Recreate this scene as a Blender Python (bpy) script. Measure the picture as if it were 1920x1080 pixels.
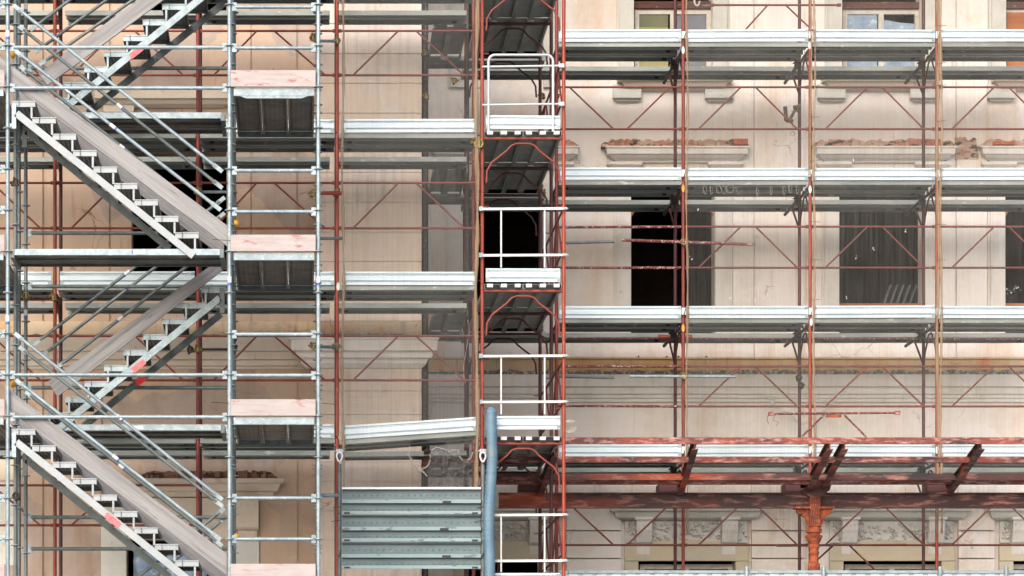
import bpy, math, random
from mathutils import Vector, Matrix
random.seed(7)
S = bpy.context.scene
for o in list(bpy.data.objects): bpy.data.objects.remove(o)

# ------------------------------------------------------------------ camera, sky, sun, exposure
D0 = 42.0; F = 5460.0; CX = 567.0; CY = 1436.0; EYE = 1.7
cam_d = bpy.data.cameras.new('camera'); cam = bpy.data.objects.new('camera', cam_d)
S.collection.objects.link(cam); S.camera = cam
cam.location = (0, -D0, EYE); cam.rotation_euler = (math.radians(90), 0, 0)
cam_d.sensor_width = 36; cam_d.lens = F*36/1920
cam_d.shift_x = (960-CX)/1920; cam_d.shift_y = (CY-540)/1920
cam_d.clip_start = .1; cam_d.clip_end = 5000
SUN_EL, SUN_AZ = math.radians(33), math.radians(-22)     # azimuth measured from the camera side, negative = from the left
w = bpy.data.worlds.new('World'); S.world = w; w.use_nodes = True
nt = w.node_tree; bg = nt.nodes['Background']
sky = nt.nodes.new('ShaderNodeTexSky'); sky.sky_type = 'NISHITA'; sky.sun_disc = False
sky.sun_elevation = SUN_EL; sky.sun_rotation = math.radians(180)+SUN_AZ*-1
sky.air_density = 1.0; sky.dust_density = 4.0; sky.ozone_density = 1.0
nt.links.new(sky.outputs[0], bg.inputs[0]); bg.inputs[1].default_value = .15
sl = bpy.data.lights.new('sun', 'SUN'); sl.energy = 1.5; sl.angle = math.radians(50); sl.color = (1, .995, .985)
so = bpy.data.objects.new('sun', sl); S.collection.objects.link(so)
sd = Vector((math.sin(SUN_AZ)*math.cos(SUN_EL), -math.cos(SUN_AZ)*math.cos(SUN_EL), math.sin(SUN_EL)))
so.rotation_euler = sd.to_track_quat('Z', 'Y').to_euler(); so.location = sd*40
S.view_settings.view_transform = 'Standard'; S.view_settings.look = 'None'
S.view_settings.exposure = .93; S.view_settings.gamma = 1

# ------------------------------------------------------------------ helpers
def sc(Y): return F/(D0+Y)
def X(px, Y): return (px-CX)/sc(Y)
def Z(py, Y): return (CY-py)/sc(Y)+EYE
def P(px, py, Y): return Vector((X(px, Y), Y, Z(py, Y)))

class MB:
    def __init__(s): s.v = []; s.f = []; s.sm = []
    def add(s, vs, fs, smooth=False):
        n = len(s.v); s.v += [tuple(q) for q in vs]
        for f in fs: s.f.append(tuple(i+n for i in f)); s.sm.append(smooth)
        return s
    def box(s, a, b):
        x0, y0, z0 = a; x1, y1, z1 = b
        x0, x1 = sorted((x0, x1)); y0, y1 = sorted((y0, y1)); z0, z1 = sorted((z0, z1))
        vs = [(x0,y0,z0),(x1,y0,z0),(x1,y1,z0),(x0,y1,z0),(x0,y0,z1),(x1,y0,z1),(x1,y1,z1),(x0,y1,z1)]
        return s.add(vs, [(0,3,2,1),(4,5,6,7),(0,1,5,4),(1,2,6,5),(2,3,7,6),(3,0,4,7)])
    def sweep(s, prof, a, b, up=(0,0,1), smooth=False):
        a = Vector(a); b = Vector(b); d = (b-a).normalized(); u = Vector(up); u = (u-d*u.dot(d)).normalized(); wv = d.cross(u)
        n = len(prof); vs = [a+wv*p[0]+u*p[1] for p in prof]+[b+wv*p[0]+u*p[1] for p in prof]
        s.add(vs, [(i, (i+1) % n, n+(i+1) % n, n+i) for i in range(n)], smooth)
        s.add(vs, [tuple(range(n))[::-1], tuple(range(n, 2*n))])
        return s
    def bar(s, a, b, wd, h, up=(0,0,1)):
        return s.sweep([(-wd/2,-h/2),(wd/2,-h/2),(wd/2,h/2),(-wd/2,h/2)], a, b, up)
    def tube(s, a, b, r, n=10, cap=True):
        a = Vector(a); b = Vector(b); d = (b-a).normalized()
        up = Vector((0,0,1)) if abs(d.z) < .9 else Vector((0,1,0))
        prof = [(math.cos(2*math.pi*i/n)*r, math.sin(2*math.pi*i/n)*r) for i in range(n)]
        u = (up-d*up.dot(d)).normalized(); wv = d.cross(u)
        vs = [a+wv*p[0]+u*p[1] for p in prof]+[b+wv*p[0]+u*p[1] for p in prof]
        s.add(vs, [(i, (i+1) % n, n+(i+1) % n, n+i) for i in range(n)], True)
        if cap: s.add(vs, [tuple(range(n))[::-1], tuple(range(n, 2*n))])
        return s
    def path(s, pts, r, n=8, closed=False):
        pts = [Vector(p) for p in pts]; m = len(pts); rings = []; vs = []
        ref = None
        for i, p in enumerate(pts):
            if closed: t = pts[(i+1) % m]-pts[i-1]
            else: t = pts[min(i+1, m-1)]-pts[max(i-1, 0)]
            t.normalize()
            if ref is None: ref = Vector((0,1,0)) if abs(t.y) < .9 else Vector((0,0,1))
            u = (ref-t*ref.dot(t)).normalized(); ref = u; wv = t.cross(u)
            rr = r[i] if isinstance(r, (list, tuple)) else r
            vs += [p+wv*math.cos(2*math.pi*k/n)*rr+u*math.sin(2*math.pi*k/n)*rr for k in range(n)]
        fs = []
        for i in range(m if closed else m-1):
            j = (i+1) % m
            fs += [(i*n+k, i*n+(k+1) % n, j*n+(k+1) % n, j*n+k) for k in range(n)]
        s.add(vs, fs, True)
        if not closed: s.add(vs, [tuple(range(n))[::-1], tuple(range((m-1)*n, m*n))])
        return s
    def lathe(s, c, prof, n=20):
        vs = []; fs = []
        for r, z in prof: vs += [(c[0]+math.cos(2*math.pi*k/n)*r, c[1]+math.sin(2*math.pi*k/n)*r, c[2]+z) for k in range(n)]
        for i in range(len(prof)-1): fs += [(i*n+k, i*n+(k+1) % n, (i+1)*n+(k+1) % n, (i+1)*n+k) for k in range(n)]
        s.add(vs, fs, False); s.add(vs, [tuple(range(n))[::-1], tuple(range((len(prof)-1)*n, len(prof)*n))]); return s
    def poly(s, pts, y0, y1):
        """polygon in x,z extruded from y0 to y1"""
        n = len(pts); vs = [(p[0], y0, p[1]) for p in pts]+[(p[0], y1, p[1]) for p in pts]
        return s.add(vs, [(i, (i+1) % n, n+(i+1) % n, n+i) for i in range(n)]+[tuple(range(n))[::-1], tuple(range(n, 2*n))])
    def blob(s, c, r, n=8, sx=1, sy=1, sz=1):
        pr = [(math.sin(math.pi*i/6)*r+1e-4, -math.cos(math.pi*i/6)*r) for i in range(7)]
        vs = []; fs = []
        for rr, z in pr: vs += [(c[0]+math.cos(2*math.pi*k/n)*rr*sx, c[1]+math.sin(2*math.pi*k/n)*rr*sy, c[2]+z*sz) for k in range(n)]
        for i in range(6): fs += [(i*n+k, i*n+(k+1) % n, (i+1)*n+(k+1) % n, (i+1)*n+k) for k in range(n)]
        return s.add(vs, fs, True)
def thick(pl, t):
    """polyline -> closed outline of thickness t (to the left)"""
    pl = [Vector(p) for p in pl]; off = []
    for i, p in enumerate(pl):
        ns = []
        if i > 0: d = (pl[i]-pl[i-1]).normalized(); ns.append(Vector((-d.y, d.x)))
        if i < len(pl)-1: d = (pl[i+1]-pl[i]).normalized(); ns.append(Vector((-d.y, d.x)))
        m = sum(ns, Vector((0,0))); m = m/max(m.length, 1e-6); k = t/max(m.dot(ns[0]), .4); off.append(p+m*k)
    return [tuple(p) for p in pl]+[tuple(p) for p in reversed(off)]

LAB = {}
def tag(o, label, cat, group=None, kind=None):
    n = len(label.split()); assert 4 <= n <= 16, (n, label)
    LAB.setdefault(label, []).append(o.name)
    o['label'] = label; o['category'] = cat
    if group: o['group'] = group
    if kind: o['kind'] = kind
    return o
def mesh_of(name, mb, mats, base):
    me = bpy.data.meshes.new(name)
    me.from_pydata([(v[0]-base[0], v[1]-base[1], v[2]-base[2]) for v in mb.v], [], mb.f)
    me.polygons.foreach_set('use_smooth', mb.sm); me.materials.append(mats); me.validate(); me.update()
    return me
def solo(name, mb, mat, label, cat, group=None, kind=None):
    xs, ys, zs = zip(*mb.v); base = ((min(xs)+max(xs))/2, (min(ys)+max(ys))/2, min(zs))
    o = bpy.data.objects.new(name, mesh_of(name, mb, mat, base)); o.location = base; S.collection.objects.link(o)
    return tag(o, label, cat, group, kind)
def thing(name, label, cat, base, group=None):
    o = bpy.data.objects.new(name, None); o.empty_display_size = .2; o.location = base; S.collection.objects.link(o)
    return tag(o, label, cat, group)
def wbase(p):
    b = Vector((0,0,0))
    while p: b += p.location; p = p.parent
    return b
def part(name, mb, mat, parent, label=None):
    b = wbase(parent); o = bpy.data.objects.new(name, mesh_of(name, mb, mat, b)); S.collection.objects.link(o); o.parent = parent
    if label: o['label'] = label
    return o
def spart(name, me, parent, loc, rot=(0,0,0)):
    """part sharing mesh data"""
    o = bpy.data.objects.new(name, me); S.collection.objects.link(o); o.parent = parent
    o.location = Vector(loc)-wbase(parent); o.rotation_euler = rot; return o

# ------------------------------------------------------------------ materials
def L(c): return tuple(((x/255)/12.92 if x/255 <= .04045 else ((x/255+.055)/1.055)**2.4) for x in c)+(1,)
def mat(name, c1, c2, scale=4, spot=None, sthr=.62, sscale=18, rough=.6, metal=0, bump=.15, stretch=(1,1,1), rnd=.12, spec=.5,
        streak=None, streak_amt=.5, sst=(9,9,.5), bscale=30, sh=.06, mul=1, rot=0, knots=None, wall=None):
    c1, c2, spot, streak = [tuple(v*mul for v in c[:3])+(1,) if c else None for c in (c1, c2, spot, streak)]
    m = bpy.data.materials.new(name); m.use_nodes = True; N = m.node_tree.nodes; K = m.node_tree.links
    b = N['Principled BSDF']; b.inputs['Roughness'].default_value = rough; b.inputs['Metallic'].default_value = metal
    b.inputs['Specular IOR Level'].default_value = spec
    g = N.new('ShaderNodeNewGeometry'); mp = N.new('ShaderNodeMapping'); mp.inputs['Scale'].default_value = stretch
    if rot:
        r0 = N.new('ShaderNodeMapping'); r0.vector_type = 'POINT'; r0.inputs['Rotation'].default_value = (0, math.radians(rot), 0); K.new(g.outputs['Position'], r0.inputs['Vector'])
    K.new(r0.outputs[0] if rot else g.outputs['Position'], mp.inputs['Vector'])
    def noise(s_, det=5, vec=None):
        n = N.new('ShaderNodeTexNoise'); n.inputs['Scale'].default_value = s_; n.inputs['Detail'].default_value = det
        n.inputs['Roughness'].default_value = .62; K.new(vec or mp.outputs[0], n.inputs['Vector']); return n.outputs[0]
    def ramp(src, a, bb):
        r = N.new('ShaderNodeMapRange'); r.inputs[1].default_value = a; r.inputs[2].default_value = bb; r.clamp = True
        K.new(src, r.inputs[0]); return r.outputs[0]
    def mix(f, A, B):
        x = N.new('ShaderNodeMix'); x.data_type = 'RGBA'
        K.new(f, x.inputs[0]) if not isinstance(f, float) else setattr(x.inputs[0], 'default_value', f)
        for sl_, v in ((6, A), (7, B)):
            if isinstance(v, tuple): x.inputs[sl_].default_value = v
            else: K.new(v, x.inputs[sl_])
        return x.outputs[2]
    col = mix(ramp(noise(scale), .35, .65), c1, c2)
    if streak:
        m2 = N.new('ShaderNodeMapping'); m2.inputs['Scale'].default_value = sst; K.new(r0.outputs[0] if rot else g.outputs['Position'], m2.inputs['Vector'])
        st = ramp(noise(1.0, 6, m2.outputs[0]), .5, .78)
        mm = N.new('ShaderNodeMath'); mm.operation = 'MULTIPLY'; mm.inputs[1].default_value = streak_amt; K.new(st, mm.inputs[0])
        col = mix(mm.outputs[0], col, streak)
    if spot: col = mix(ramp(noise(sscale, 6), sthr, sthr+sh), col, spot)
    if wall:
        fm = N.new('ShaderNodeMapRange'); fm.inputs[1].default_value = .3; fm.inputs[2].default_value = .7; fm.inputs[3].default_value = .90; fm.inputs[4].default_value = 1.07
        ng = N.new('ShaderNodeTexNoise'); ng.inputs['Scale'].default_value = 7; ng.inputs['Detail'].default_value = 10; ng.inputs['Roughness'].default_value = .78; K.new(g.outputs['Position'], ng.inputs['Vector']); K.new(ng.outputs[0], fm.inputs[0])
        hg = N.new('ShaderNodeHueSaturation'); K.new(fm.outputs[0], hg.inputs['Value']); hg.inputs['Color'].default_value = (1,1,1,1); K.new(col, hg.inputs['Color']); col = hg.outputs[0]
    if wall:   # repaired patches, drips, hairline cracks and pits of old plaster
        crack, patch, drip = wall
        nd = N.new('ShaderNodeTexNoise'); nd.inputs['Scale'].default_value = 1.6; nd.inputs['Detail'].default_value = 6; K.new(g.outputs['Position'], nd.inputs['Vector'])
        va = N.new('ShaderNodeVectorMath'); va.operation = 'MULTIPLY_ADD'; va.inputs[1].default_value = (.9,.9,.9); K.new(nd.outputs['Color'], va.inputs[0]); K.new(g.outputs['Position'], va.inputs[2])
        v1 = N.new('ShaderNodeTexVoronoi'); v1.inputs['Scale'].default_value = .75; K.new(va.outputs[0], v1.inputs['Vector'])
        sx = N.new('ShaderNodeSeparateColor'); K.new(v1.outputs['Color'], sx.inputs[0]); mp_ = N.new('ShaderNodeMath'); mp_.operation = 'MULTIPLY'; mp_.inputs[1].default_value = .55; K.new(ramp(sx.outputs[0], .45, .6), mp_.inputs[0])
        col = mix(mp_.outputs[0], col, patch)
        m3 = N.new('ShaderNodeMapping'); m3.inputs['Scale'].default_value = (11,11,.55); K.new(g.outputs['Position'], m3.inputs['Vector'])
        d1 = ramp(noise(1.0, 4, m3.outputs[0]), .56, .74); m4 = N.new('ShaderNodeMapping'); m4.inputs['Scale'].default_value = (.7,.7,1.1); m4.inputs['Location'].default_value = (4,2,7); K.new(g.outputs['Position'], m4.inputs['Vector'])
        d2 = ramp(noise(1.0, 3, m4.outputs[0]), .48, .64); dm_ = N.new('ShaderNodeMath'); dm_.operation = 'MULTIPLY'; K.new(d1, dm_.inputs[0]); K.new(d2, dm_.inputs[1])
        col = mix(dm_.outputs[0], col, drip)
        v2 = N.new('ShaderNodeTexVoronoi'); v2.feature = 'DISTANCE_TO_EDGE'; v2.inputs['Scale'].default_value = .9; K.new(va.outputs[0], v2.inputs['Vector'])
        ck = ramp(v2.outputs['Distance'], .008, .001); cm = N.new('ShaderNodeMath'); cm.operation = 'MULTIPLY'; K.new(ck, cm.inputs[0]); K.new(ramp(noise(1.3, 2), .56, .66), cm.inputs[1])
        col = mix(cm.outputs[0], col, crack)
        v3 = N.new('ShaderNodeTexVoronoi'); v3.inputs['Scale'].default_value = 1.9; K.new(g.outputs['Position'], v3.inputs['Vector'])
        col = mix(ramp(v3.outputs['Distance'], .026, .014), col, crack)
    if knots:
        mk = N.new('ShaderNodeMapping'); mk.inputs['Scale'].default_value = (1.5,1,3); K.new(r0.outputs[0] if rot else g.outputs['Position'], mk.inputs['Vector'])
        vo = N.new('ShaderNodeTexVoronoi'); vo.inputs['Scale'].default_value = 1.7; K.new(mk.outputs[0], vo.inputs['Vector'])
        col = mix(ramp(vo.outputs['Distance'], .085, .03), col, knots)
    if rnd:
        oi = N.new('ShaderNodeObjectInfo'); r = N.new('ShaderNodeMapRange'); K.new(oi.outputs['Random'], r.inputs[0])
        r.inputs[3].default_value = 1-rnd; r.inputs[4].default_value = 1+rnd
        hv = N.new('ShaderNodeHueSaturation'); K.new(r.outputs[0], hv.inputs['Value']); K.new(col, hv.inputs['Color']); col = hv.outputs[0]
    K.new(col, b.inputs['Base Color'])
    if bump:
        bp = N.new('ShaderNodeBump'); bp.inputs['Strength'].default_value = bump; bp.inputs['Distance'].default_value = .02
        K.new(noise(bscale, 6), bp.inputs['Height']); K.new(bp.outputs[0], b.inputs['Normal'])
    return m
M = {}
M['galv'] = mat('galvanised_tube', L((142,160,168)), L((176,193,200)), 9, L((226,228,224)), .62, 30, .42, .3, .2, rnd=.08, mul=.6)
M['galv_mid'] = mat('galvanised_stair_steel', L((190,200,206)), L((206,214,220)), 6, L((160,165,165)), .66, 18, .45, .25, .1, rnd=.05, mul=.42)
M['hoard'] = mat('blue_grey_plank_steel', L((110,132,138)), L((132,152,157)), 4, L((150,162,160)), .66, 20, .5, .3, .12, rnd=.05, stretch=(.4,1,1), mul=.5)
M['hoard_lit_rim'] = mat('lit_plank_rim', L((158,184,190)), L((176,198,203)), 3, L((120,140,144)), .58, 12, .5, .25, .1, rnd=.05, stretch=(.4,1,1), mul=.48)  # same steel as the planks, light on the lips put into a paler colour
M['galv_old'] = mat('weathered_galvanised', L((116,128,130)), L((144,155,156)), 7, L((88,84,76)), .62, 22, .55, .3, .2, rnd=.12, mul=0.5)
M['galv_new'] = mat('bright_galvanised', L((196,212,221)), L((216,229,236)), 3, L((192,192,186)), .66, 9, .42, .2, .05, rnd=.05, stretch=(.4,1,2.5), mul=.74)
M['deck'] = mat('steel_plank', L((118,125,122)), L((146,151,147)), 3, L((176,178,172)), .62, 14, .55, .3, .12, stretch=(.4,1,1), rnd=.12, mul=.84)
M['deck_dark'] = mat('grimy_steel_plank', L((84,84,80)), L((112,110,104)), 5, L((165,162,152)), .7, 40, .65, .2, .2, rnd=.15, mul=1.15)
M['alu'] = mat('white_aluminium', L((215,218,220)), L((232,235,236)), 5, L((190,190,188)), .7, 20, .4, .15, .03, rnd=.03, mul=.56)
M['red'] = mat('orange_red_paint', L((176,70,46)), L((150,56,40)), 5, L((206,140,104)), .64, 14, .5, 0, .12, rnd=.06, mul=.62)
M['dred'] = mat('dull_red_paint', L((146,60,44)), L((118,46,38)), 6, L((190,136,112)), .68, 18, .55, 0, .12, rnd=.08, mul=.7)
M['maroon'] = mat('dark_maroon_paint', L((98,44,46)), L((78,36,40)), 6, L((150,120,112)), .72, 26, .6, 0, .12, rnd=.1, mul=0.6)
M['truss'] = mat('maroon_truss_paint', L((122,52,42)), L((96,42,38)), 8, L((190,160,145)), .70, 34, .6, 0, .1, rnd=.1, mul=.72)
M['spat'] = mat('plaster_spattered_red', L((118,46,40)), L((96,38,36)), 8, L((225,205,195)), .56, 42, .7, 0, .3, rnd=.06, mul=0.7)
M['rust'] = mat('rusty_painted_iron', L((152,72,54)), L((70,44,44)), 5, L((212,164,158)), .48, 14, .75, 0, .6, rnd=.06, streak=L((56,42,44)), streak_amt=.9, sst=(1.0,2,9), sh=.25, mul=.72, stretch=(.45,1,1.6))
M['rust_dark'] = mat('dark_rusty_iron', L((92,50,42)), L((46,38,42)), 1.5, L((196,138,126)), .52, 9, .75, 0, .6, rnd=.06, sh=.25, streak=L((206,88,42)), streak_amt=.9, sst=(.4,2,1.2), mul=.72, stretch=(.35,1,1.5))
M['rust_orange'] = mat('orange_rusted_cast_iron', L((168,84,46)), L((112,52,34)), 9, L((80,38,28)), .56, 14, .8, 0, 1.0, rnd=0, mul=1.0, sh=.15)
for nm_, rt_ in (('wood',-37),('wood_up',37)):
    M[nm_] = mat('grey_weathered_wood', L((158,157,158)), L((182,180,180)), 3, L((118,110,106)), .62, 3.5, .75, 0, .35, stretch=(.35,6,6), rnd=.05, streak=L((116,108,106)), streak_amt=.95, sst=(.7,22,22), bscale=9, mul=.54, rot=rt_, knots=L((84,66,58)))
M['pinkwood'] = mat('pink_washed_board', L((202,190,188)), L((214,204,201)), 4, L((186,80,80)), .585, 6, .7, 0, .15, stretch=(.8,1,2.4), rnd=.04, sh=.12, mul=.52, streak=L((186,150,150)), streak_amt=.7, sst=(2,2,26))
M['brass'] = mat('zinc_yellow_coupler', L((168,148,84)), L((118,104,66)), 30, L((220,210,170)), .64, 60, .45, .5, .3, rnd=.15, mul=0.6)
M['iron'] = mat('grimy_coupler_iron', L((84,72,62)), L((54,48,46)), 30, L((140,120,100)), .66, 60, .6, .3, .3, mul=0.7)
M['hose'] = mat('blue_plastic_hose', L((104,142,168)), L((124,158,180)), 4, L((146,152,146)), .60, 5, .55, 0, .1, rnd=0, mul=.6, streak=L((92,118,136)), streak_amt=.9, sst=(1,1,40))
M['yellow'] = mat('yellow_plastic', L((236,178,30)), L((228,160,24)), 10, None, rough=.45, bump=0, mul=0.75)
M['black'] = mat('black_plastic', L((26,26,28)), L((34,34,36)), 10, None, rough=.6, bump=0)
M['white'] = mat('white_sticker', L((228,228,226)), L((216,216,214)), 20, None, rough=.5, bump=0, rnd=0, mul=0.75)
M['blue'] = mat('blue_sticker', L((52,82,150)), L((60,90,160)), 20, None, rough=.5, bump=0, rnd=0)
M['redtape'] = mat('red_marker_tape', L((232,92,98)), L((238,120,124)), 20, None, rough=.6, bump=0, rnd=.05, mul=0.75)
M['orange'] = mat('orange_sticker', L((232,140,52)), L((236,160,80)), 20, None, rough=.6, bump=0, rnd=0, mul=0.8)
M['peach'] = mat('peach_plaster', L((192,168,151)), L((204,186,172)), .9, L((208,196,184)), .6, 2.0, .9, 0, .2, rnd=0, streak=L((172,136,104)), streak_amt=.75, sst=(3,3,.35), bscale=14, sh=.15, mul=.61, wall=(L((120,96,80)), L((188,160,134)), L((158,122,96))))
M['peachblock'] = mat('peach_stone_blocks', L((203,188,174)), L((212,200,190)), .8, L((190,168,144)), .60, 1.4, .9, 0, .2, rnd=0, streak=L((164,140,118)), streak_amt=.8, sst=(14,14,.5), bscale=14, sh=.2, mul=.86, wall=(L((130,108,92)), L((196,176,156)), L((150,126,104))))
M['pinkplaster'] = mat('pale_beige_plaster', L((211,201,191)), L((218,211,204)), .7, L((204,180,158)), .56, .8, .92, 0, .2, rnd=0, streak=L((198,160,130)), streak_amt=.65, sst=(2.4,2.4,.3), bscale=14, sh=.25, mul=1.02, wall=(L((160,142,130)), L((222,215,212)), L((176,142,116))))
M['trim'] = mat('pale_stone_trim', L((205,198,190)), L((214,209,204)), 1.5, L((150,140,128)), .66, 5, .9, 0, .25, rnd=.02, streak=L((176,164,148)), streak_amt=.6, sst=(5,5,.8), sh=.14)
M['trim_grey'] = mat('grey_green_stone_surround', L((182,180,170)), L((196,195,188)), 2, L((122,118,108)), .64, 7, .9, 0, .35, rnd=.02, sh=.12)
M['trim_tan'] = mat('tan_stone_trim', L((196,182,164)), L((208,196,182)), 1.5, L((150,128,108)), .64, 5, .9, 0, .3, rnd=.02, sh=.14, mul=0.9)
M['relief'] = mat('carved_pale_stone', L((192,188,180)), L((206,202,196)), 3, L((130,124,116)), .66, 8, .9, 0, .3, rnd=.02, sh=.14)
M['ochre'] = mat('ochre_render_band', L((196,160,112)), L((206,176,136)), 1.6, L((120,110,94)), .60, 2.0, .92, 0, .4, rnd=0, streak=L((204,104,44)), streak_amt=.9, sst=(3,3,.5), sh=.1, mul=.95, wall=(L((90,80,70)), L((190,178,158)), L((120,104,88))))
M['yellowplaster'] = mat('yellow_render', L((196,182,154)), L((182,174,156)), 1.2, L((170,162,148)), .58, 1.6, .92, 0, .2, rnd=0, sh=.2)
M['rubble'] = mat('broken_brick_and_mortar', L((196,176,160)), L((158,118,96)), 5, L((70,62,56)), .54, 9, .95, 0, 1.0, rnd=0, sh=.06, stretch=(.6,1,1.6), streak=L((188,84,50)), streak_amt=1, sst=(2.5,1,1))
M['rubble_brown'] = mat('brown_broken_ledge', L((142,104,84)), L((112,82,68)), 4, L((58,48,42)), .56, 8, .95, 0, 1.0, rnd=0, stretch=(.4,1,2))
M['brick'] = mat('bare_orange_brick', L((176,92,60)), L((150,78,54)), 12, L((205,180,160)), .62, 20, .95, 0, .6)
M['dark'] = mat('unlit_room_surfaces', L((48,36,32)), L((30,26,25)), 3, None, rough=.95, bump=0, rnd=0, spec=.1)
M['debris'] = mat('ledge_rubble_and_shade', L((112,104,96)), L((150,142,134)), 9, L((190,184,176)), .52, 16, .95, 0, .9, rnd=0, mul=.85)  # rubble, its tone also carrying the shade of the gap under the band
M['oldpost'] = mat('dark_speckled_post', L((58,54,52)), L((74,68,66)), 14, L((128,124,122)), .60, 34, .8, 0, .5, rnd=0, mul=0.6)
M['whiteframe'] = mat('old_white_window_paint', L((196,190,182)), L((176,168,158)), 8, L((120,104,90)), .64, 16, .7, 0, .2)
M['brownwood'] = mat('peeling_red_brown_wood', L((96,58,48)), L((74,46,42)), 9, L((160,140,122)), .62, 24, .8, 0, .4, stretch=(.3,1,2))
M['greenboard'] = mat('green_yellow_insulation_board', L((106,110,86)), L((118,120,94)), 2, L((120,124,88)), .6, 5, .9, 0, .1, mul=0.8)
M['yellowboard'] = mat('yellow_board_edge', L((166,158,112)), L((156,148,104)), 4, None, rough=.9, bump=0, mul=0.8)
M['osb'] = mat('orange_boarding', L((186,112,58)), L((160,88,44)), 2, L((204,140,80)), .6, 7, .8, 0, .2, stretch=(.3,1,3), mul=0.8)
M['glass'] = mat('dusty_dark_glass', L((78,80,88)), L((98,102,110)), 2, None, rough=.25, bump=.02, rnd=0)
M['bluefilm'] = mat('blue_plastic_film', L((112,136,162)), L((150,172,194)), 3.5, L((186,200,212)), .6, 7, .35, 0, .9, bscale=7, stretch=(1,1,1.6), mul=0.85)
M['rope'] = mat('pale_rope', L((205,195,180)), L((180,168,150)), 30, None, rough=.9, bump=.2, mul=0.7)
M['wire'] = mat('dark_tie_wire', L((60,52,50)), L((40,38,38)), 10, None, rough=.6, metal=.3, bump=0)
M['asphalt'] = mat('pale_bounce_ground', (.32,.31,.29,1), (.38,.37,.35,1), 3, (.2,.2,.19,1), .62, 30, .9, 0, .4, rnd=0)  # unseen ground, made pale to bounce light up onto the undersides
M['roof'] = mat('grey_roof', L((110,104,100)), L((130,122,116)), 3, None, rough=.9, rnd=0)
M['letter'] = mat('embossed_letter_metal', L((186,193,197)), L((178,186,190)), 5, None, rough=.45, metal=.25, bump=0, rnd=0, mul=0.78)

def netmat(name, col, a0, a1):
    m = bpy.data.materials.new(name); m.use_nodes = True; N = m.node_tree.nodes; K = m.node_tree.links
    for n in list(N): N.remove(n)
    out = N.new('ShaderNodeOutputMaterial'); mx = N.new('ShaderNodeMixShader'); tr = N.new('ShaderNodeBsdfTransparent'); df = N.new('ShaderNodeBsdfDiffuse')
    tl = N.new('ShaderNodeBsdfTranslucent'); m2 = N.new('ShaderNodeMixShader'); m2.inputs[0].default_value = .3
    df.inputs[0].default_value = col; tl.inputs[0].default_value = col
    g = N.new('ShaderNodeNewGeometry'); mp = N.new('ShaderNodeMapping'); mp.inputs['Scale'].default_value = (42, 1, .8)
    n = N.new('ShaderNodeTexNoise'); n.inputs['Scale'].default_value = 1; n.inputs['Detail'].default_value = 3
    mr = N.new('ShaderNodeMapRange'); mr.inputs[1].default_value = .3; mr.inputs[2].default_value = .7; mr.inputs[3].default_value = a0; mr.inputs[4].default_value = a1
    n2 = N.new('ShaderNodeTexNoise'); n2.inputs['Scale'].default_value = 1.3; n2.inputs['Detail'].default_value = 4
    mr2 = N.new('ShaderNodeMapRange'); mr2.inputs[1].default_value = .3; mr2.inputs[2].default_value = .7; mr2.inputs[3].default_value = -.03; mr2.inputs[4].default_value = .05
    ad = N.new('ShaderNodeMath'); ad.operation = 'ADD'
    K.new(g.outputs['Position'], mp.inputs[0]); K.new(mp.outputs[0], n.inputs['Vector']); K.new(n.outputs[0], mr.inputs[0])
    K.new(g.outputs['Position'], n2.inputs['Vector']); K.new(n2.outputs[0], mr2.inputs[0]); K.new(mr.outputs[0], ad.inputs[0]); K.new(mr2.outputs[0], ad.inputs[1])
    K.new(df.outputs[0], m2.inputs[1]); K.new(tl.outputs[0], m2.inputs[2])
    K.new(ad.outputs[0], mx.inputs[0]); K.new(tr.outputs[0], mx.inputs[1]); K.new(m2.outputs[0], mx.inputs[2]); K.new(mx.outputs[0], out.inputs[0])
    return m
M['net'] = netmat('fine_debris_netting', (.25,.245,.23,1), .07, .18)
M['beige'] = netmat('bunched_net_edge', (.40,.29,.19,1), .35, .75)
M['netdark'] = netmat('crumpled_dusty_netting', (.11,.11,.11,1), .25, .6)
M['netfray'] = netmat('frayed_netting', (.42,.41,.4,1), .25, .5)

# ------------------------------------------------------------------ planes (metres behind the right scaffold's face)
YR, YRI, YC0, YC1, YW = 0.0, .9, 1.43, 2.02, 2.6       # right scaffold, right wall
YL, YLI, YLW, YLP = -3.82, -2.9, -1.2, -1.45             # left scaffold, left wall, left pilaster
YS, YM1, YM2, YB = -6.7, -5.75, -5.3, -4.4               # stair tower rows

# ------------------------------------------------------------------ ground
g = MB().add([(-600,-600,0),(600,-600,0),(600,600,0),(-600,600,0)], [(0,1,2,3)])
o = solo('ground', g, M['asphalt'], 'unseen street ground below the scaffold, made pale for bounced light', 'ground', kind='structure'); del o['category']

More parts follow.
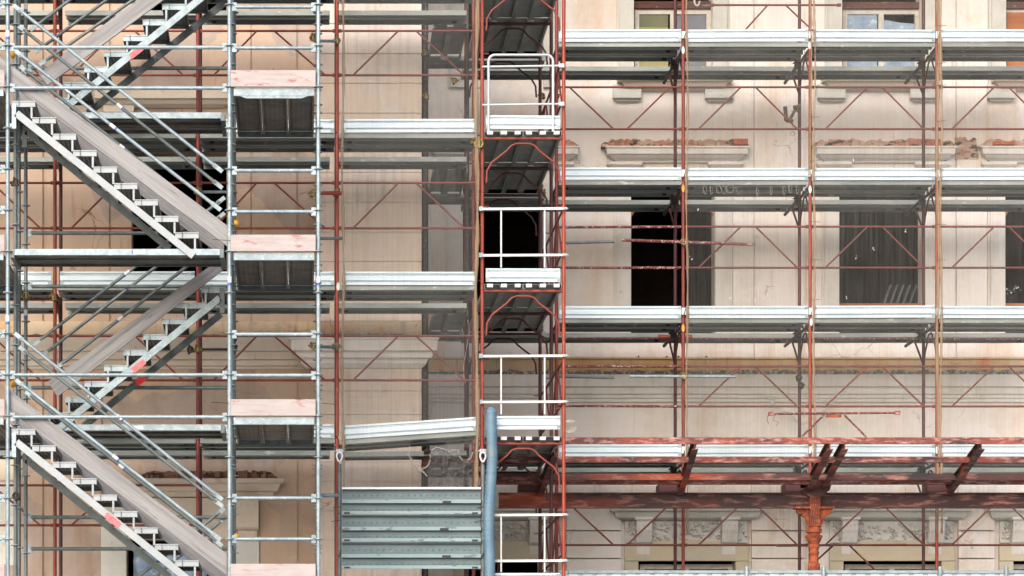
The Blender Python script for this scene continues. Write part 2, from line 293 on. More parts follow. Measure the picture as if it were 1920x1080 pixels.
# ------------------------------------------------------------------ building
B = thing('building', 'peach plastered historic building under renovation behind the scaffolding', 'building', (2, YW, 0))
def wall_holes(x0, x1, z0, z1, Y, th, holes):
    mb = MB(); xs = sorted({x0, x1} | {h[0] for h in holes} | {h[1] for h in holes}); zs = sorted({z0, z1} | {h[2] for h in holes} | {h[3] for h in holes})
    xs = [x for x in xs if x0 <= x <= x1]; zs = [z for z in zs if z0 <= z <= z1]
    for i in range(len(xs)-1):
        for j in range(len(zs)-1):
            cx, cz = (xs[i]+xs[i+1])/2, (zs[j]+zs[j+1])/2
            if any(h[0] < cx < h[1] and h[2] < cz < h[3] for h in holes): continue
            mb.add([(xs[i],Y,zs[j]),(xs[i+1],Y,zs[j]),(xs[i+1],Y,zs[j+1]),(xs[i],Y,zs[j+1])], [(0,1,2,3)])
    for a, b, c, d in holes:
        mb.add([(a,Y,c),(a,Y+th,c),(a,Y+th,d),(a,Y,d)], [(0,1,2,3)]); mb.add([(b,Y,c),(b,Y+th,c),(b,Y+th,d),(b,Y,d)], [(0,3,2,1)])
        mb.add([(a,Y,c),(b,Y,c),(b,Y+th,c),(a,Y+th,c)], [(0,1,2,3)]); mb.add([(a,Y,d),(b,Y,d),(b,Y+th,d),(a,Y+th,d)], [(0,3,2,1)])
    return mb
def RX(px): return X(px, YW)
def RZ(py): return Z(py, YW)
# right wall openings: (left px, right px, top px, bottom px)
H1 = [(1188,1335,-110,150),(1578,1726,-110,150),(1885,2035,-110,150),(872,1018,-110,150)]
H2 = [(1183,1340,345,640),(1573,1730,345,640),(1884,2040,345,640),(868,1018,345,640)]
H3 = [(1196,1378,1050,1330),(1580,1765,1050,1330),(1888,2075,1050,1330),(868,1012,1046,1330)]
holes = [(RX(a), RX(b), RZ(d), RZ(c)) for a, b, c, d in H1+H2+H3]
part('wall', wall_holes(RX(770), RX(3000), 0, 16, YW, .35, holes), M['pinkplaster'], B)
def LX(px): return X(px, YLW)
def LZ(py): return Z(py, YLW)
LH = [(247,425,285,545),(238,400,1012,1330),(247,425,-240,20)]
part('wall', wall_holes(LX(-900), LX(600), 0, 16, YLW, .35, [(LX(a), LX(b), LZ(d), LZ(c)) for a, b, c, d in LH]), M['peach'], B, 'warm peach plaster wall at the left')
# the projecting end: return wall, outer shell, roof
xr = X(790, YLP)
m = MB().add([(xr,YLP,0),(xr,YW,0),(xr,YW,16),(xr,YLP,16)], [(0,1,2,3)]); part('side_wall', m, M['pinkplaster'], B)
xl, xrr = LX(-900), RX(3000)
m = MB(); m.box((xl,YW+6,0),(xrr,YW+6.3,16)); m.box((xl-.3,YLW,0),(xl,YW+6.3,16)); m.box((xrr,YW,0),(xrr+.3,YW+6.3,16)); part('back_wall', m, M['pinkplaster'], B)
part('roof', MB().box((xl-.3,YLW,16),(xrr+.3,YW+6.3,16.3)), M['roof'], B)
m = MB()   # floors and inner partition behind the openings, room darkness put into their colour
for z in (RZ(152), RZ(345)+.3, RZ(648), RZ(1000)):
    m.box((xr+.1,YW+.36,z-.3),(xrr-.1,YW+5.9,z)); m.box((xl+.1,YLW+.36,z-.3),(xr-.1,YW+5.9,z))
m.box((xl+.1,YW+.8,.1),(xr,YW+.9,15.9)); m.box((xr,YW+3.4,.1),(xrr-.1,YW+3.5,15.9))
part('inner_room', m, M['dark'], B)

def facade_box(name, x0, x1, y0, y1, Y, dep, mt, lab=None, fn=(X, Z)):
    return part(name, MB().box((X(x0,Y), Y-dep, Z(y1,Y)), (X(x1,Y), Y+.02, Z(y0,Y))), mt, B, lab)
# vertical pilaster strips and grooves on right wall
for a, b in ((1374,1412),(1414,1507),(1765,1790),(1793,1850)):
    facade_box('pilaster', a, b, -200, 672, YW, .035, M['pinkplaster'])
# window surrounds row 1 and row 2
def surround(h, wl, top, bot, Y, mt, dep=.07, head=28):
    a, b, c, d = h; mb = MB()
    for p_, q_, s_ in ((X(a-wl,Y), X(a,Y)-.004, -1), (X(b,Y)+.004, X(b+wl,Y), 1)):
        e_ = p_ if s_ < 0 else q_; z0, z1 = Z(bot,Y), Z(top,Y)
        pr = [(p_,-dep),(q_,-dep),(q_,.02),(p_,.02)]
        pr = [(e_-.04,-dep*.5),(e_,-dep*.5),(e_,-dep),(q_,-dep),(q_,.02),(e_-.04,.02)] if s_ < 0 else [(p_,-dep),(e_,-dep),(e_,-dep*.5),(e_+.04,-dep*.5),(e_+.04,.02),(p_,.02)]
        n_ = len(pr); vs = [(u_,Y+v_,z0) for u_, v_ in pr]+[(u_,Y+v_,z1) for u_, v_ in pr]
        part('window_jamb', MB().add(vs, [(i, (i+1) % n_, n_+(i+1) % n_, n_+i) for i in range(n_)]+[tuple(range(n_))[::-1], tuple(range(n_, 2*n_))]), mt, B)
for h in H1: surround(h, 27, -110, 165, YW, M['trim_grey'])
for h in H2: surround(h, 28, 345, 640, YW, M['trim'], .05)
# sills with corbels (row 1)
def moulding(name, x0, x1, prof, Y, mt, ends=True, lab=None):
    """prof: list of (py, depth) from top to bottom; extruded in x, returned at both ends by stepping"""
    mb = MB(); n = len(prof)
    for i in range(n-1):
        (ya, da), (yb, db) = prof[i], prof[i+1]
        if abs(yb-ya) < .01: continue
        ex0 = X(x0,Y)-da if ends else X(x0,Y); ex1 = X(x1,Y)+da if ends else X(x1,Y)
        ex2 = X(x0,Y)-db if ends else X(x0,Y); ex3 = X(x1,Y)+db if ends else X(x1,Y)
        za, zb = Z(ya,Y), Z(yb,Y)
        v = [(ex2,Y-db,zb),(ex3,Y-db,zb),(ex3,Y+.02,zb),(ex2,Y+.02,zb),(ex0,Y-da,za),(ex1,Y-da,za),(ex1,Y+.02,za),(ex0,Y+.02,za)]
        mb.add(v, [(0,3,2,1),(4,5,6,7),(0,1,5,4),(1,2,6,5),(2,3,7,6),(3,0,4,7)])
    return part(name, mb, mt, B, lab)
for a, b in ((1188,1338),(1570,1722),(1888,2040)):
    moulding('window_sill', a, b, [(150,.26),(158,.26),(159,.2),(166,.16),(172,.05)], YW, M['trim_tan'])
    for c in (a-12, b+10):
        moulding('corbel', c-15, c+13, [(160,.1),(186,.1),(187,.06),(191,.05)], YW, M['trim_grey'])
# hood cornices above row 2 windows, with ragged broken brick on top
def ragged(name, x0, x1, ytop, ybot, Y, dep, mt, amp=5, n=46, lab=None):
    top = []
    for i in range(n+1):
        t = i/n; e = min(1, min(t, 1-t)*14)
        top.append((x0+(x1-x0)*t, ytop+(1-e)*(ybot-ytop)*.7+random.uniform(-amp, amp)*.6))
    mb = MB()
    for i in range(n):
        d0 = dep*random.uniform(.55, 1)
        mb.poly([(X(top[i][0],Y),Z(ybot,Y)),(X(top[i+1][0],Y)+.002,Z(ybot,Y)),(X(top[i+1][0],Y)+.002,Z(top[i+1][1],Y)),(X(top[i][0],Y),Z(top[i][1],Y))], Y-d0, Y+.02)
    return part(name, mb, mt, B, lab)
for a, b in ((1154,1381),(1546,1768),(1855,2100),(830,1064)):
    moulding('window_hood', a+6, b-6, [(279,.22),(282,.22),(283,.20),(293,.19),(294,.16),(299,.12),(303,.06),(306,.05)], YW, M['trim'])
    ragged('broken_brick_top', a-28, b+20, 266, 279, YW, .17, M['rubble'])
    for c in (a+16, b-22): moulding('hood_bracket', c-18, c+18, [(306,.12),(311,.12),(318,.06),(319,.03)], YW, M['trim'])
facade_box('exposed_brick', 1372, 1398, 266, 277, YW, .235, M['brick']); facade_box('exposed_brick', 1858, 1895, 271, 277, YW, .235, M['brick'])
ragged('broken_plaster_patch', 1784, 1834, 262, 300, YW, .05, M['rubble'], 9, 10)
# string course right: ochre band, rubble ledge with its shadow gap coloured in, mouldings
moulding('string_course', 770, 3000, [(672,.13),(675,.13),(676,.10),(699,.10)], YW, M['ochre'], False)
ragged('ledge_debris', 772, 2998, 697, 705, YW, .17, M['debris'], 4, 480)
moulding('cornice', 770, 3000, [(705,.19),(727,.18),(728,.13),(740,.12),(741,.085),(747,.08),(748,.05),(754,.045)], YW, M['trim'], False)
for (x, hh) in ((1196,5),(1249,4),(1271,4),(1323,4)): facade_box('iron_pin', x-1, x+1, 669, 675, YW, .12, M['wire'])
# ground storey: blocks between windows, hoods with consoles
def blocks(name, x0, x1, ys, Y, dep, mt, gap=.022, lab=None):
    mb = MB()
    for i in range(len(ys)-1): mb.box((X(x0,Y),Y-dep,Z(ys[i+1],Y)+gap/2),(X(x1,Y),Y+.02,Z(ys[i],Y)-gap/2))
    return part(name, mb, mt, B, lab)
for a, b in ((1408,1507),(1062,1163),(1795,1862)):
    blocks('stone_pier', a, b, [904,943,996,1048,1100,1152,1204,1256,1330,1400,1500], YW, .09, M['pinkplaster'])
def console(cx, y0, y1, wd, Y, mt):
    mb = MB(); h = wd/2
    v = [(y0,.30),(y0+5,.30),(y0+6,.26),(y0+(y1-y0)*.35,.24),(y1-22,.16),(y1-18,.10)]
    for i in range(len(v)-1):
        (ya,da),(yb,db) = v[i], v[i+1]
        x0, x1 = X(cx-h-(3 if i == 0 else 0),Y), X(cx+h+(3 if i == 0 else 0),Y)
        za, zb = Z(ya,Y), Z(yb,Y)
        mb.add([(x0,Y-db,zb),(x1,Y-db,zb),(x1,Y,zb),(x0,Y,zb),(x0,Y-da,za),(x1,Y-da,za),(x1,Y,za),(x0,Y,za)], [(0,3,2,1),(4,5,6,7),(0,1,5,4),(1,2,6,5),(2,3,7,6),(3,0,4,7)])
    for k in (-.32, 0, .32):   # raised flutes
        xx = X(cx+wd*k,Y); mb.tube((xx,Y-.25,Z(y0+12,Y)),(xx,Y-.15,Z(y1-24,Y)),.018,6)
    mb.box((X(cx-h*.85,Y),Y-.08,Z(y1,Y)),(X(cx+h*.85,Y),Y,Z(y1-17,Y)))
    for k in (-.25,.25): mb.box((X(cx+wd*k-1.5,Y),Y-.1,Z(y1-3,Y)),(X(cx+wd*k+1.5,Y),Y,Z(y1-10,Y)))
    return part('console_bracket', mb, mt, B)
def relief(x0, x1, y0, y1, Y, n, seed, mt):
    rr = random.Random(seed); mb = MB(); mb.box((X(x0,Y),Y-.05,Z(y1,Y)),(X(x1,Y),Y+.01,Z(y0,Y)))
    for k in range(n):
        x = X(rr.uniform(x0+3, x1-3),Y); z = Z(rr.uniform(y0+3, y1-4),Y); a = rr.uniform(0, 6.28); l = rr.uniform(.02,.05)
        c = Vector((x, Y-.06, z)); pts = [c+Vector((math.cos(a+t*1.4)*l*t, -.03*math.sin(t*3), math.sin(a+t*1.4)*l*t)) for t in (0,.35,.7,1)]
        mb.path(pts, [.010,.015,.011,.003], 6)
    return part('carved_relief', mb, mt, B)
for k, (a, b) in enumerate(((1166,1406),(1550,1792),(1868,2110),(848,1036))):
    moulding('lintel_cornice', a+8, b-8, [(952,.26),(960,.26),(961,.2),(972,.17),(976,.10)], YW, M['trim_grey'])
    relief(a+5, b-5, 977, 1018, YW, 170, k, M['relief'])
    part('arched_panel', MB().poly([(X(a+4,YW),Z(1052,YW)),(X(b-4,YW),Z(1052,YW)),(X(b-4,YW),Z(1022,YW)),(X((a+b)/2+60,YW),Z(1016,YW)),(X((a+b)/2,YW),Z(1012,YW)),(X((a+b)/2-60,YW),Z(1016,YW)),(X(a+4,YW),Z(1022,YW))], YW-.075, YW+.01), M['yellowplaster'], B)
    for a_, b_ in ((a+4,a+30),(b-28,b-4)): part('window_jamb', MB().box((X(a_,YW),YW-.07,0),(X(b_,YW),YW+.01,Z(1053,YW))), M['yellowplaster'], B)
    if k < 3:
        for c in (a+39, b-41): console(c, 972, 1040, 29, YW, M['trim'])
console(1006, 972, 1040, 29, YW, M['trim'])
# left projecting pilaster of blocks and its capital
YP = YLP
blocks('corner_pilaster', 592, 790, [-240,-183,-126,-69,-12,45,101,157,213,268,324,380,436,491,548,603], YP, .0, M['peachblock'])
blocks('corner_pilaster', 592, 790, [690,734,778,867,903,958,1012,1066,1120,1175,1230,1285,1340,1440,1550,1660], YP, .0, M['peachblock'])
m = MB().box((X(593,YP),YP+.012,0),(X(789.4,YP),YP+.3,16)); part('corner_pilaster', m, M['peachblock'], B)
moulding('string_course', 592, 790, [(604,.03),(631,.03)], YP, M['ochre'], False)
moulding('pilaster_capital', 575, 790, [(634,.24),(640,.24),(641,.22),(661,.21),(662,.16),(673,.14),(674,.09),(682,.07),(690,.01)], YP, M['trim'])
ragged('ledge_debris', 592, 768, 629, 634, YP, .21, M['debris'], 2, 40)
# left wall strips
for a, b, mt in ((-60,80,'peach'),(92,205,'peach'),(443,470,'peach'),(472,556,'peach')): facade_box('pilaster', a, b, -240, 603, YLW, .03, M[mt])
for a, b in ((-60,80),(92,190),(488,557)): facade_box('pilaster', a, b, 700, 1500, YLW, .03, M['peach'])
moulding('string_course', -900, 592, [(604,.08),(631,.08)], YLW, M['ochre'], False)
ragged('ledge_debris', -900, 592, 629, 635, YLW, .13, M['debris'], 3, 120)
moulding('cornice', -900, 592, [(635,.16),(660,.15),(662,.11),(675,.10),(677,.06),(686,.05),(688,.02),(692,.01)], YLW, M['trim_tan'], False)
for a_, b_ in ((208,246.6),(425.4,441)): part('window_jamb', MB().box((LX(a_),YLW-.05,LZ(545)),(LX(b_),YLW+.01,LZ(285))), M['peach'], B)
moulding('window_sill', 206, 412, [(172,.2),(190,.2),(191,.15),(198,.12),(203,.04)], YLW, M['trim_tan'])
moulding('corbel', 206, 240, [(195,.1),(212,.08)], YLW, M['trim_tan'])
ragged('broken_brick_top', 262, 520, 886, 900, YLW, .26, M['rubble_brown'], 2.5, 60)
moulding('window_hood', 276, 500, [(900,.24),(908,.24),(909,.19),(922,.15),(924,.10),(932,.08)], YLW, M['trim_tan'])
console(464, 934, 1012, 42, YLW, M['trim_tan'])
facade_box('window_surround', 440, 486, 1012, 1200, YLW, .05, M['trim_grey']); facade_box('window_surround', 190, 237, 930, 1200, YLW, .06, M['trim_grey'])
facade_box('window_surround', 237, 440, 934, 1010, YLW, .03, M['trim_tan'])
facade_box('grey_cement_patch', 0, 34, 845, 900, YLW, .035, M['yellowplaster'])
facade_box('grey_cement_patch', 0, 30, 905, 1060, YLW, .035, M['trim_grey'])
# windows: frames and fillings
def win(x0, x1, y0, y1, Y, label=None):
    mb = MB(); t = .07; a, b, c, d = X(x0,Y), X(x1,Y), Z(y1,Y), Z(y0,Y)
    mb.box((a,Y,c),(a+t,Y+.06,d)); mb.box((b-t,Y,c),(b,Y+.06,d)); mb.box((a+t,Y,d-t),(b-t,Y+.06,d)); mb.box((a+t,Y,c),(b-t,Y+.06,c+t))
    mb.box(((a+b)/2-.04,Y-.005,c+t),((a+b)/2+.04,Y+.055,d-t))
    return part('window', mb, M['whiteframe'], B, label)
YI = YW+.14
w1 = win(1190,1333,18,148,YI)
part('lintel', MB().box((X(1188,YI),YI-.05,Z(17,YI)),(X(1333,YI),YI+.1,Z(4,YI))), M['brownwood'], w1)
part('board', MB().box((X(1196,YI),YI+.02,Z(50,YI)),(X(1253,YI),YI+.045,Z(22,YI))), M['greenboard'], w1)
part('board', MB().box((X(1196,YI),YI+.015,Z(148,YI)),(X(1253,YI),YI+.045,Z(50.4,YI))), M['yellowboard'], w1)
part('pane', MB().box((X(1268,YI),YI+.025,Z(140,YI)),(X(1324,YI),YI+.035,Z(26,YI))), M['glass'], w1)
w2 = win(1580,1724,18,148,YI)
part('lintel', MB().box((X(1578,YI),YI-.05,Z(17,YI)),(X(1724,YI),YI+.1,Z(5,YI))), M['brownwood'], w2)
part('plastic_film', MB().box((X(1588,YI),YI+.02,Z(142,YI)),(X(1645,YI),YI+.035,Z(26,YI))), M['bluefilm'], w2)
part('plastic_film', MB().poly([(X(1656,YI),Z(142,YI)),(X(1716,YI),Z(142,YI)),(X(1716,YI),Z(44,YI)),(X(1690,YI),Z(42,YI)),(X(1656,YI),Z(36,YI))], YI+.02, YI+.035), M['bluefilm'], w2)
w3 = win(1887,2033,18,148,YI)
part('lintel', MB().box((X(1885,YI),YI-.05,Z(17,YI)),(X(2030,YI),YI+.1,Z(5,YI))), M['brownwood'], w3)
part('board', MB().box((X(1887,YI),YI-.03,Z(148,YI)),(X(2033,YI),YI-.004,Z(24,YI))), M['osb'], w3)
w4 = win(868,1016,110,150,YI)
for a, b in ((1183,1340),(1573,1730),(1884,2040),(868,1018)):
    part('window_board', MB().box((X(a,YI),YI-.02,Z(576,YI)),(X(b,YI),YI+.1,Z(569,YI))) if a > 1500 else MB().box((X(a,YI),YI-.02,Z(640,YI)),(X(b,YI),YI+.1,Z(636,YI))), M['osb'] if a > 1500 else M['brownwood'], B)
    if a != 1573 and a != 868:
        z0 = Z(380,YI)
        part('corner_brace', MB().poly([(X(a,YI),Z(408,YI)),(X(a+9,YI),Z(394,YI)),(X(a+9,YI),z0),(X(a,YI),z0)], YI, YI+.05), M['osb'], B); part('corner_brace', MB().poly([(X(b,YI),Z(408,YI)),(X(b-9,YI),Z(394,YI)),(X(b-9,YI),z0),(X(b,YI),z0)], YI, YI+.05), M['osb'], B)
for k in range(5):
    x = 1655+k*12; m = MB().bar(P(x,575,YI+.4), P(x+14,536,YI+.5), .03, .09, (0,1,0)); part('timber_offcut', m, M['galv_old'], B)
for (a, b) in ((1200,1374),(1584,1760),(1892,2070)):
    wf = win(a,b,1058,1330,YI)
    part('pane', MB().box((X(a+9,YI),YI+.03,Z(1300,YI)),(X(b-9,YI),YI+.04,Z(1066,YI))), M['glass'], wf)
part('brown_window_frame', MB().box((X(932,YI),YI,Z(1075,YI)),(X(936,YI),YI+.05,Z(1050,YI))), M['brownwood'], B)
m = MB(); rr = random.Random(3)      # crumpled blue film in left window
n = 12; vs = [(X(250+i*12.5,YLW+.1), YLW+.1+rr.uniform(-.07,.07), Z(1022+j*14+abs(i-3)*1.5+(12 if i > 8 else 0),YLW+.1)) for j in range(8) for i in range(n)]
m.add(vs, [(j*n+i, j*n+i+1, (j+1)*n+i+1, (j+1)*n+i) for j in range(7) for i in range(n-1)], True); part('plastic_film', m, M['bluefilm'], B)

# ------------------------------------------------------------------ scaffold component builders
RT = .0242
PLW = .445
def plank_prof(W, h=.065):
    pl = [(-W/2+.03,-h),(-W/2,-h),(-W/2,0),(-.05,0),(-.035,-.045),(.035,-.045),(.05,0),(W/2,0),(W/2,-h),(W/2-.03,-h)]
    return thick(pl, -.004)
SLOT = mesh_of('hook_slot', MB().box((-.03,-.007,-.013),(.03,.007,.013)), M['black'], (0,0,0))
def plank(a, b, W, label, group, up=(0,0,1), mt='deck', hooks=None, slots=None):
    """a,b: ends of the centre line of the top surface"""
    a = Vector(a); b = Vector(b)
    t = thing('deck_plank', label, 'deck plank', a, group)
    part('plank', MB().sweep(plank_prof(W), a, b, up), M[mt], t)
    d = (b-a).normalized(); u = Vector(up); wv = d.cross(u)
    if hooks:
        for s_ in (-.36, 0, .36):
            c = a+wv*s_*W-d*.02; hb = MB().box(c+Vector((-.038,-.035,-.05)), c+Vector((.038,.03,-.005))); part('hook', hb, M['alu'], t)
    if slots:
        for e, sg in ((a, 1), (b, -1)):
            for s_ in (-1, 1):
                c = e+d*sg*.14+wv*s_*(W/2-.0232)+u*-.033
                spart('hook_slot', SLOT, t, c)
    return t
TOE = thick([(.022,.168),(0,.168),(0,.149),(.020,.147),(.020,.130),(-.004,.116),(-.004,.058),(.018,.056),(.018,.042),(0,.030),(0,0),(.022,0)], -.003)
cu = bpy.data.curves.new('letters', 'FONT'); cu.body = 'PILOSIO'; cu.size = .062; cu.extrude = .0008; cu.align_x = 'CENTER'; cu.space_character = 1.25
_co = bpy.data.objects.new('letters', cu); S.collection.objects.link(_co)
_me = bpy.data.meshes.new_from_object(_co); _me.materials.clear(); _me.materials.append(M['letter']); LETTER = _me
bpy.data.objects.remove(_co)
def toe_board(a, b, label, group, face=(0,-1,0), letters=None, mt='galv_new'):
    """a,b bottom line ends, left to right; face towards camera"""
    a = Vector(a)+Vector((0,random.uniform(-.004,.003),random.uniform(-.006,.006))); b = Vector(b)+Vector((0,random.uniform(-.004,.003),random.uniform(-.006,.006))); t = thing('toe_board', label, 'toe board', a, group)
    part('board', MB().sweep([(-p[0], p[1]) for p in TOE], a, b), M[mt], t)
    d = (b-a).normalized()
    for e, sg in ((a, 1), (b, -1)):
        part('end_plate', MB().box(e+d*sg*.002+Vector((-.002 if sg > 0 else -.045,-.006,.004)), e+d*sg*.002+Vector((.045 if sg > 0 else .002,.03,.16))), M['galv'], t)
    if letters:
        o = spart('embossed_letters', LETTER, t, a+d*letters+Vector((0,-.0022,.064)), (math.radians(90), 0, 0)); o.rotation_euler = (math.radians(90), -math.atan2(d.z, d.x), 0)
    return t
def arch_pts(A, Bp, zt, drop):
    """arched knee brace between two posts (A,B are xy vectors) under transom at zt"""
    q = []
    for t, zz in ((.05,-drop),(.06,-drop+.16),(.12,-drop+.27),(.30,-.16),(.36,-.09),(.42,-.065),(.58,-.065),(.64,-.09),(.70,-.16),(.88,-drop+.27),(.94,-drop+.16),(.95,-drop)):
        p = A+(Bp-A)*t; q.append(Vector((p.x, p.y, zt+zz)))
    return q
def frame(po, pi, zd, h, label, group, mo, mi, mt=None, drop=.56):
    """welded H frame: po/pi xy of outer and inner post, zd deck height"""
    po = Vector((po[0], po[1], 0)); pi = Vector((pi[0], pi[1], 0)); t = thing('scaffold_trestle', label, 'scaffold frame', (po.x, po.y, zd-h), group)
    zt = zd-.09; mt = mt or mi; zz = Vector((0,0,1))
    part('post', MB().tube(po+zz*(zd-h+.005), po+zz*zd, RT), M[mo], t)
    part('post', MB().tube(pi+zz*(zd-h+.005), pi+zz*zd, RT), M[mi], t)
    d = (pi-po).normalized()
    part('transom', MB().tube(po+d*RT+zz*zt, pi-d*RT+zz*zt, .021), M[mt], t)
    part('knee_brace', MB().path(arch_pts(po, pi, zt, drop), .0135), M[mt], t)
    for e in (po, pi):
        for q in (.35, 1.0): part('locking_pin', MB().tube(e+zz*(zd-h+q+.02)+d*(.02 if e is po else -.02), e+zz*(zd-h+q+.02)+d*(.09 if e is po else -.09), .007, 6), M[mt], t)
    return t
def truss(a, b, h, kind, label, group, mt='truss', c=(.13,.46,.58,.92)):
    """guardrail lattice: a,b ends of the lower chord; kind 'A' or 'V'"""
    a = Vector(a); b = Vector(b); u = Vector((0,0,h)); t = thing('guardrail_truss', label, 'guardrail', a, group)
    part('rail', MB().tube(a, b, .0155, 8), M[mt], t); part('rail', MB().tube(a+u, b+u, .0155, 8), M[mt], t)
    l = lambda k: a+(b-a)*k
    if kind == 'A': ds = ((l(c[0]), l(c[1])+u), (l(c[2])+u, l(c[3])))
    elif kind == 'V': ds = ((l(c[0])+u, l(c[1])), (l(c[2]), l(c[3])+u))
    else: ds = ()
    for p, q in ds: part('brace', MB().tube(p, q, .0125, 8), M[mt], t)
    for p in (a, b, a+u, b+u): part('end_plate', MB().bar(p-(b-a).normalized()*.03, p+(b-a).normalized()*.03, .02, .045), M[mt], t)
    return t
def coupler(c, label, mt='brass', s_=1.0, group='tube couplers'):
    c = Vector(c); rr = random.Random(round(c.x*991+c.z*77)); mb = MB()
    mb.lathe(c+Vector((0,0,-.03*s_)), [(.034*s_,0),(.034*s_,.06*s_)], 10)
    t = thing('coupler', label, 'coupler', c, group); part('clamp_body', mb, M[mt], t)
    b_ = MB()
    for k in range(3):
        a = rr.uniform(0, 6.28); d = Vector((math.cos(a), -.5, math.sin(a)*.7)).normalized()
        p = c+d*.03*s_; b_.tube(p, p+d*.045*s_, .009*s_, 6); b_.tube(p+d*.03*s_, p+d*.042*s_, .018*s_, 6)
    b_.path([c+Vector((math.cos(k*.78)*.04*s_, -.03, math.sin(k*.78)*.04*s_)) for k in range(8)], .011*s_, 6, True)
    part('bolt', b_, M[mt], t)
    return t

ROWS = ['topmost deck', 'second deck from top', 'third deck from top', 'fourth deck from top', 'lowest deck']
RB = ['first bay right of red tower', 'second bay right of red tower', 'third bay right of red tower', 'bay at right edge']
RPX = [1043.5, 1281, 1519, 1756.5, 1994]
RPO = [X(p, YR) for p in RPX]
RDY = [79.5, 338.5, 597, 857, 1094]
RDZ = [Z(y, YR) for y in RDY]

# ------------------------------------------------------------------ right scaffold
PL = ['post line just right of the red tower', 'first netted post line', 'second netted post line', 'third netted post line']
MO = ['dred', 'dred', 'red', 'red']
for i in range(4):
    for k, zd in enumerate([RDZ[0]+1.99]+RDZ):
        h = 1.99 if k not in (0, 5) else (1.99 if k == 0 else 1.82)
        zz = zd
        row = ['above the topmost deck']+['under the '+r for r in ROWS]
        frame((RPO[i], YR), (RPO[i], YRI), zz, ([1.99]+[RDZ[j-1]-RDZ[j] for j in range(1, 5)]+[RDZ[4]-.02])[0] if k == 0 else ((RDZ[k-1]-RDZ[k]) if k < 5 else RDZ[4]-.02),
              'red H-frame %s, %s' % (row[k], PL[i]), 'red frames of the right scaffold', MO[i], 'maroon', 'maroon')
for k, zd in enumerate(RDZ):
    for b in range(4):
        x0, x1 = RPO[b]+.03, RPO[b+1]-.03
        loc = '%s, %s' % (ROWS[k], RB[b])
        lt = {0: .85, 1: .86, 2: .85, 3: .85}[b]
        toe_board((x0+.005, YR-.045, zd+.004), (x1-.005, YR-.045, zd+.004), 'galvanised toe board, '+loc, 'toe boards of the right scaffold', letters=lt)
        for j, nm in enumerate(('outer', 'inner')):
            yy = YR-.02+PLW/2+j*(PLW+.005)
            plank((x0, yy, zd), (x1, yy, zd), PLW, '%s steel plank, %s' % (nm, loc), 'deck planks of the right scaffold', slots=True)
        xa = x0-1.3 if (b == 0) else RPO[b]
        if k < 4 or b:
            sag = -.015 if k == 3 else 0
            plank((xa, (YC0+YC1)/2, zd+sag), (RPO[b+1]-.004, (YC0+YC1)/2, zd+random.uniform(-.006,.006)), YC1-YC0, 'rear steel plank nearest wall, '+loc, 'rear planks by the wall', slots=True)
        # outer galvanised edge of the plank catches the light
    for i in range(1, 4):
        x = RPO[i]-.02
        t = thing('console_bracket', 'rusty tube bracket carrying rear plank, %s, %s' % (ROWS[k], ['', 'first netted post', 'second netted post', 'third netted post'][i]), 'bracket', (x, YRI, zd-.12), 'rear plank brackets')
        part('arm', MB().tube((x, YRI-.1, zd-.10), (x, YC1+.05, zd-.10), RT), M['iron'], t)
        part('clamp', MB().box((x-.05, YRI-.06, zd-.17), (x+.04, YRI+.05, zd-.04)).tube((x-.08, YRI-.02, zd-.09), (x+.07, YRI-.02, zd-.06), .012, 6), M['iron'], t)
        part('strut', MB().tube((RPO[i], YRI, zd-.55), (x, YRI+.5, zd-.14), .016, 8), M['maroon'], t)
# guardrails on the right scaffold: lower chord px y, upper chord px y, per bay
YG = YR+.03
def chord(b): return RPO[b]+.03, RPO[b+1]-.03
gr = [(242,163.5),(502,425),(762,687),(1022,945)]
for k, (yl, yu) in enumerate(gr):
    zl, zu = Z(yl, YG), Z(yu, YG)
    for b in range(4):
        x0, x1 = chord(b); lab = 'maroon lattice guardrail above %s, %s' % (ROWS[k+1], RB[b])
        if b == 0 and k in (1, 2):
            for nm, z in (('lower', zl), ('upper', zu)):
                solo('guard_tube', MB().tube((x0, YG, z+random.uniform(-.01,.01)), (x1, YG, z), .019, 10), M['spat'], '%s plaster-spattered red tube above %s, %s' % (nm, ROWS[k+1], RB[b]), 'guard tube', 'spattered red tubes')
        else:
            c = (.09,.45,.56,.91) if b == 0 else ((.11,.455,.575,.915) if k != 2 or b > 1 else (.11,.455,.575,.915))
            truss((x0, YG, zl), (x1, YG, zl), zu-zl, 'V' if b == 0 else 'A', lab, 'lattice guardrails of the right scaffold', c=c)
# topmost guardrail (only second bay and stub)
truss(P(1335,88,YG), P(1573,88,YG), Z(9.5,YG)-Z(88,YG), 'A', 'maroon lattice guardrail at top edge beside the green-boarded window', 'lattice guardrails of the right scaffold', c=(.14,.44,.58,.93))
truss((RPO[2]+.45, YG, Z(88,YG)), (RPO[4], YG, Z(88,YG)), .3, '', 'low maroon rail pair behind topmost toe board at right', 'lattice guardrails of the right scaffold') if False else None
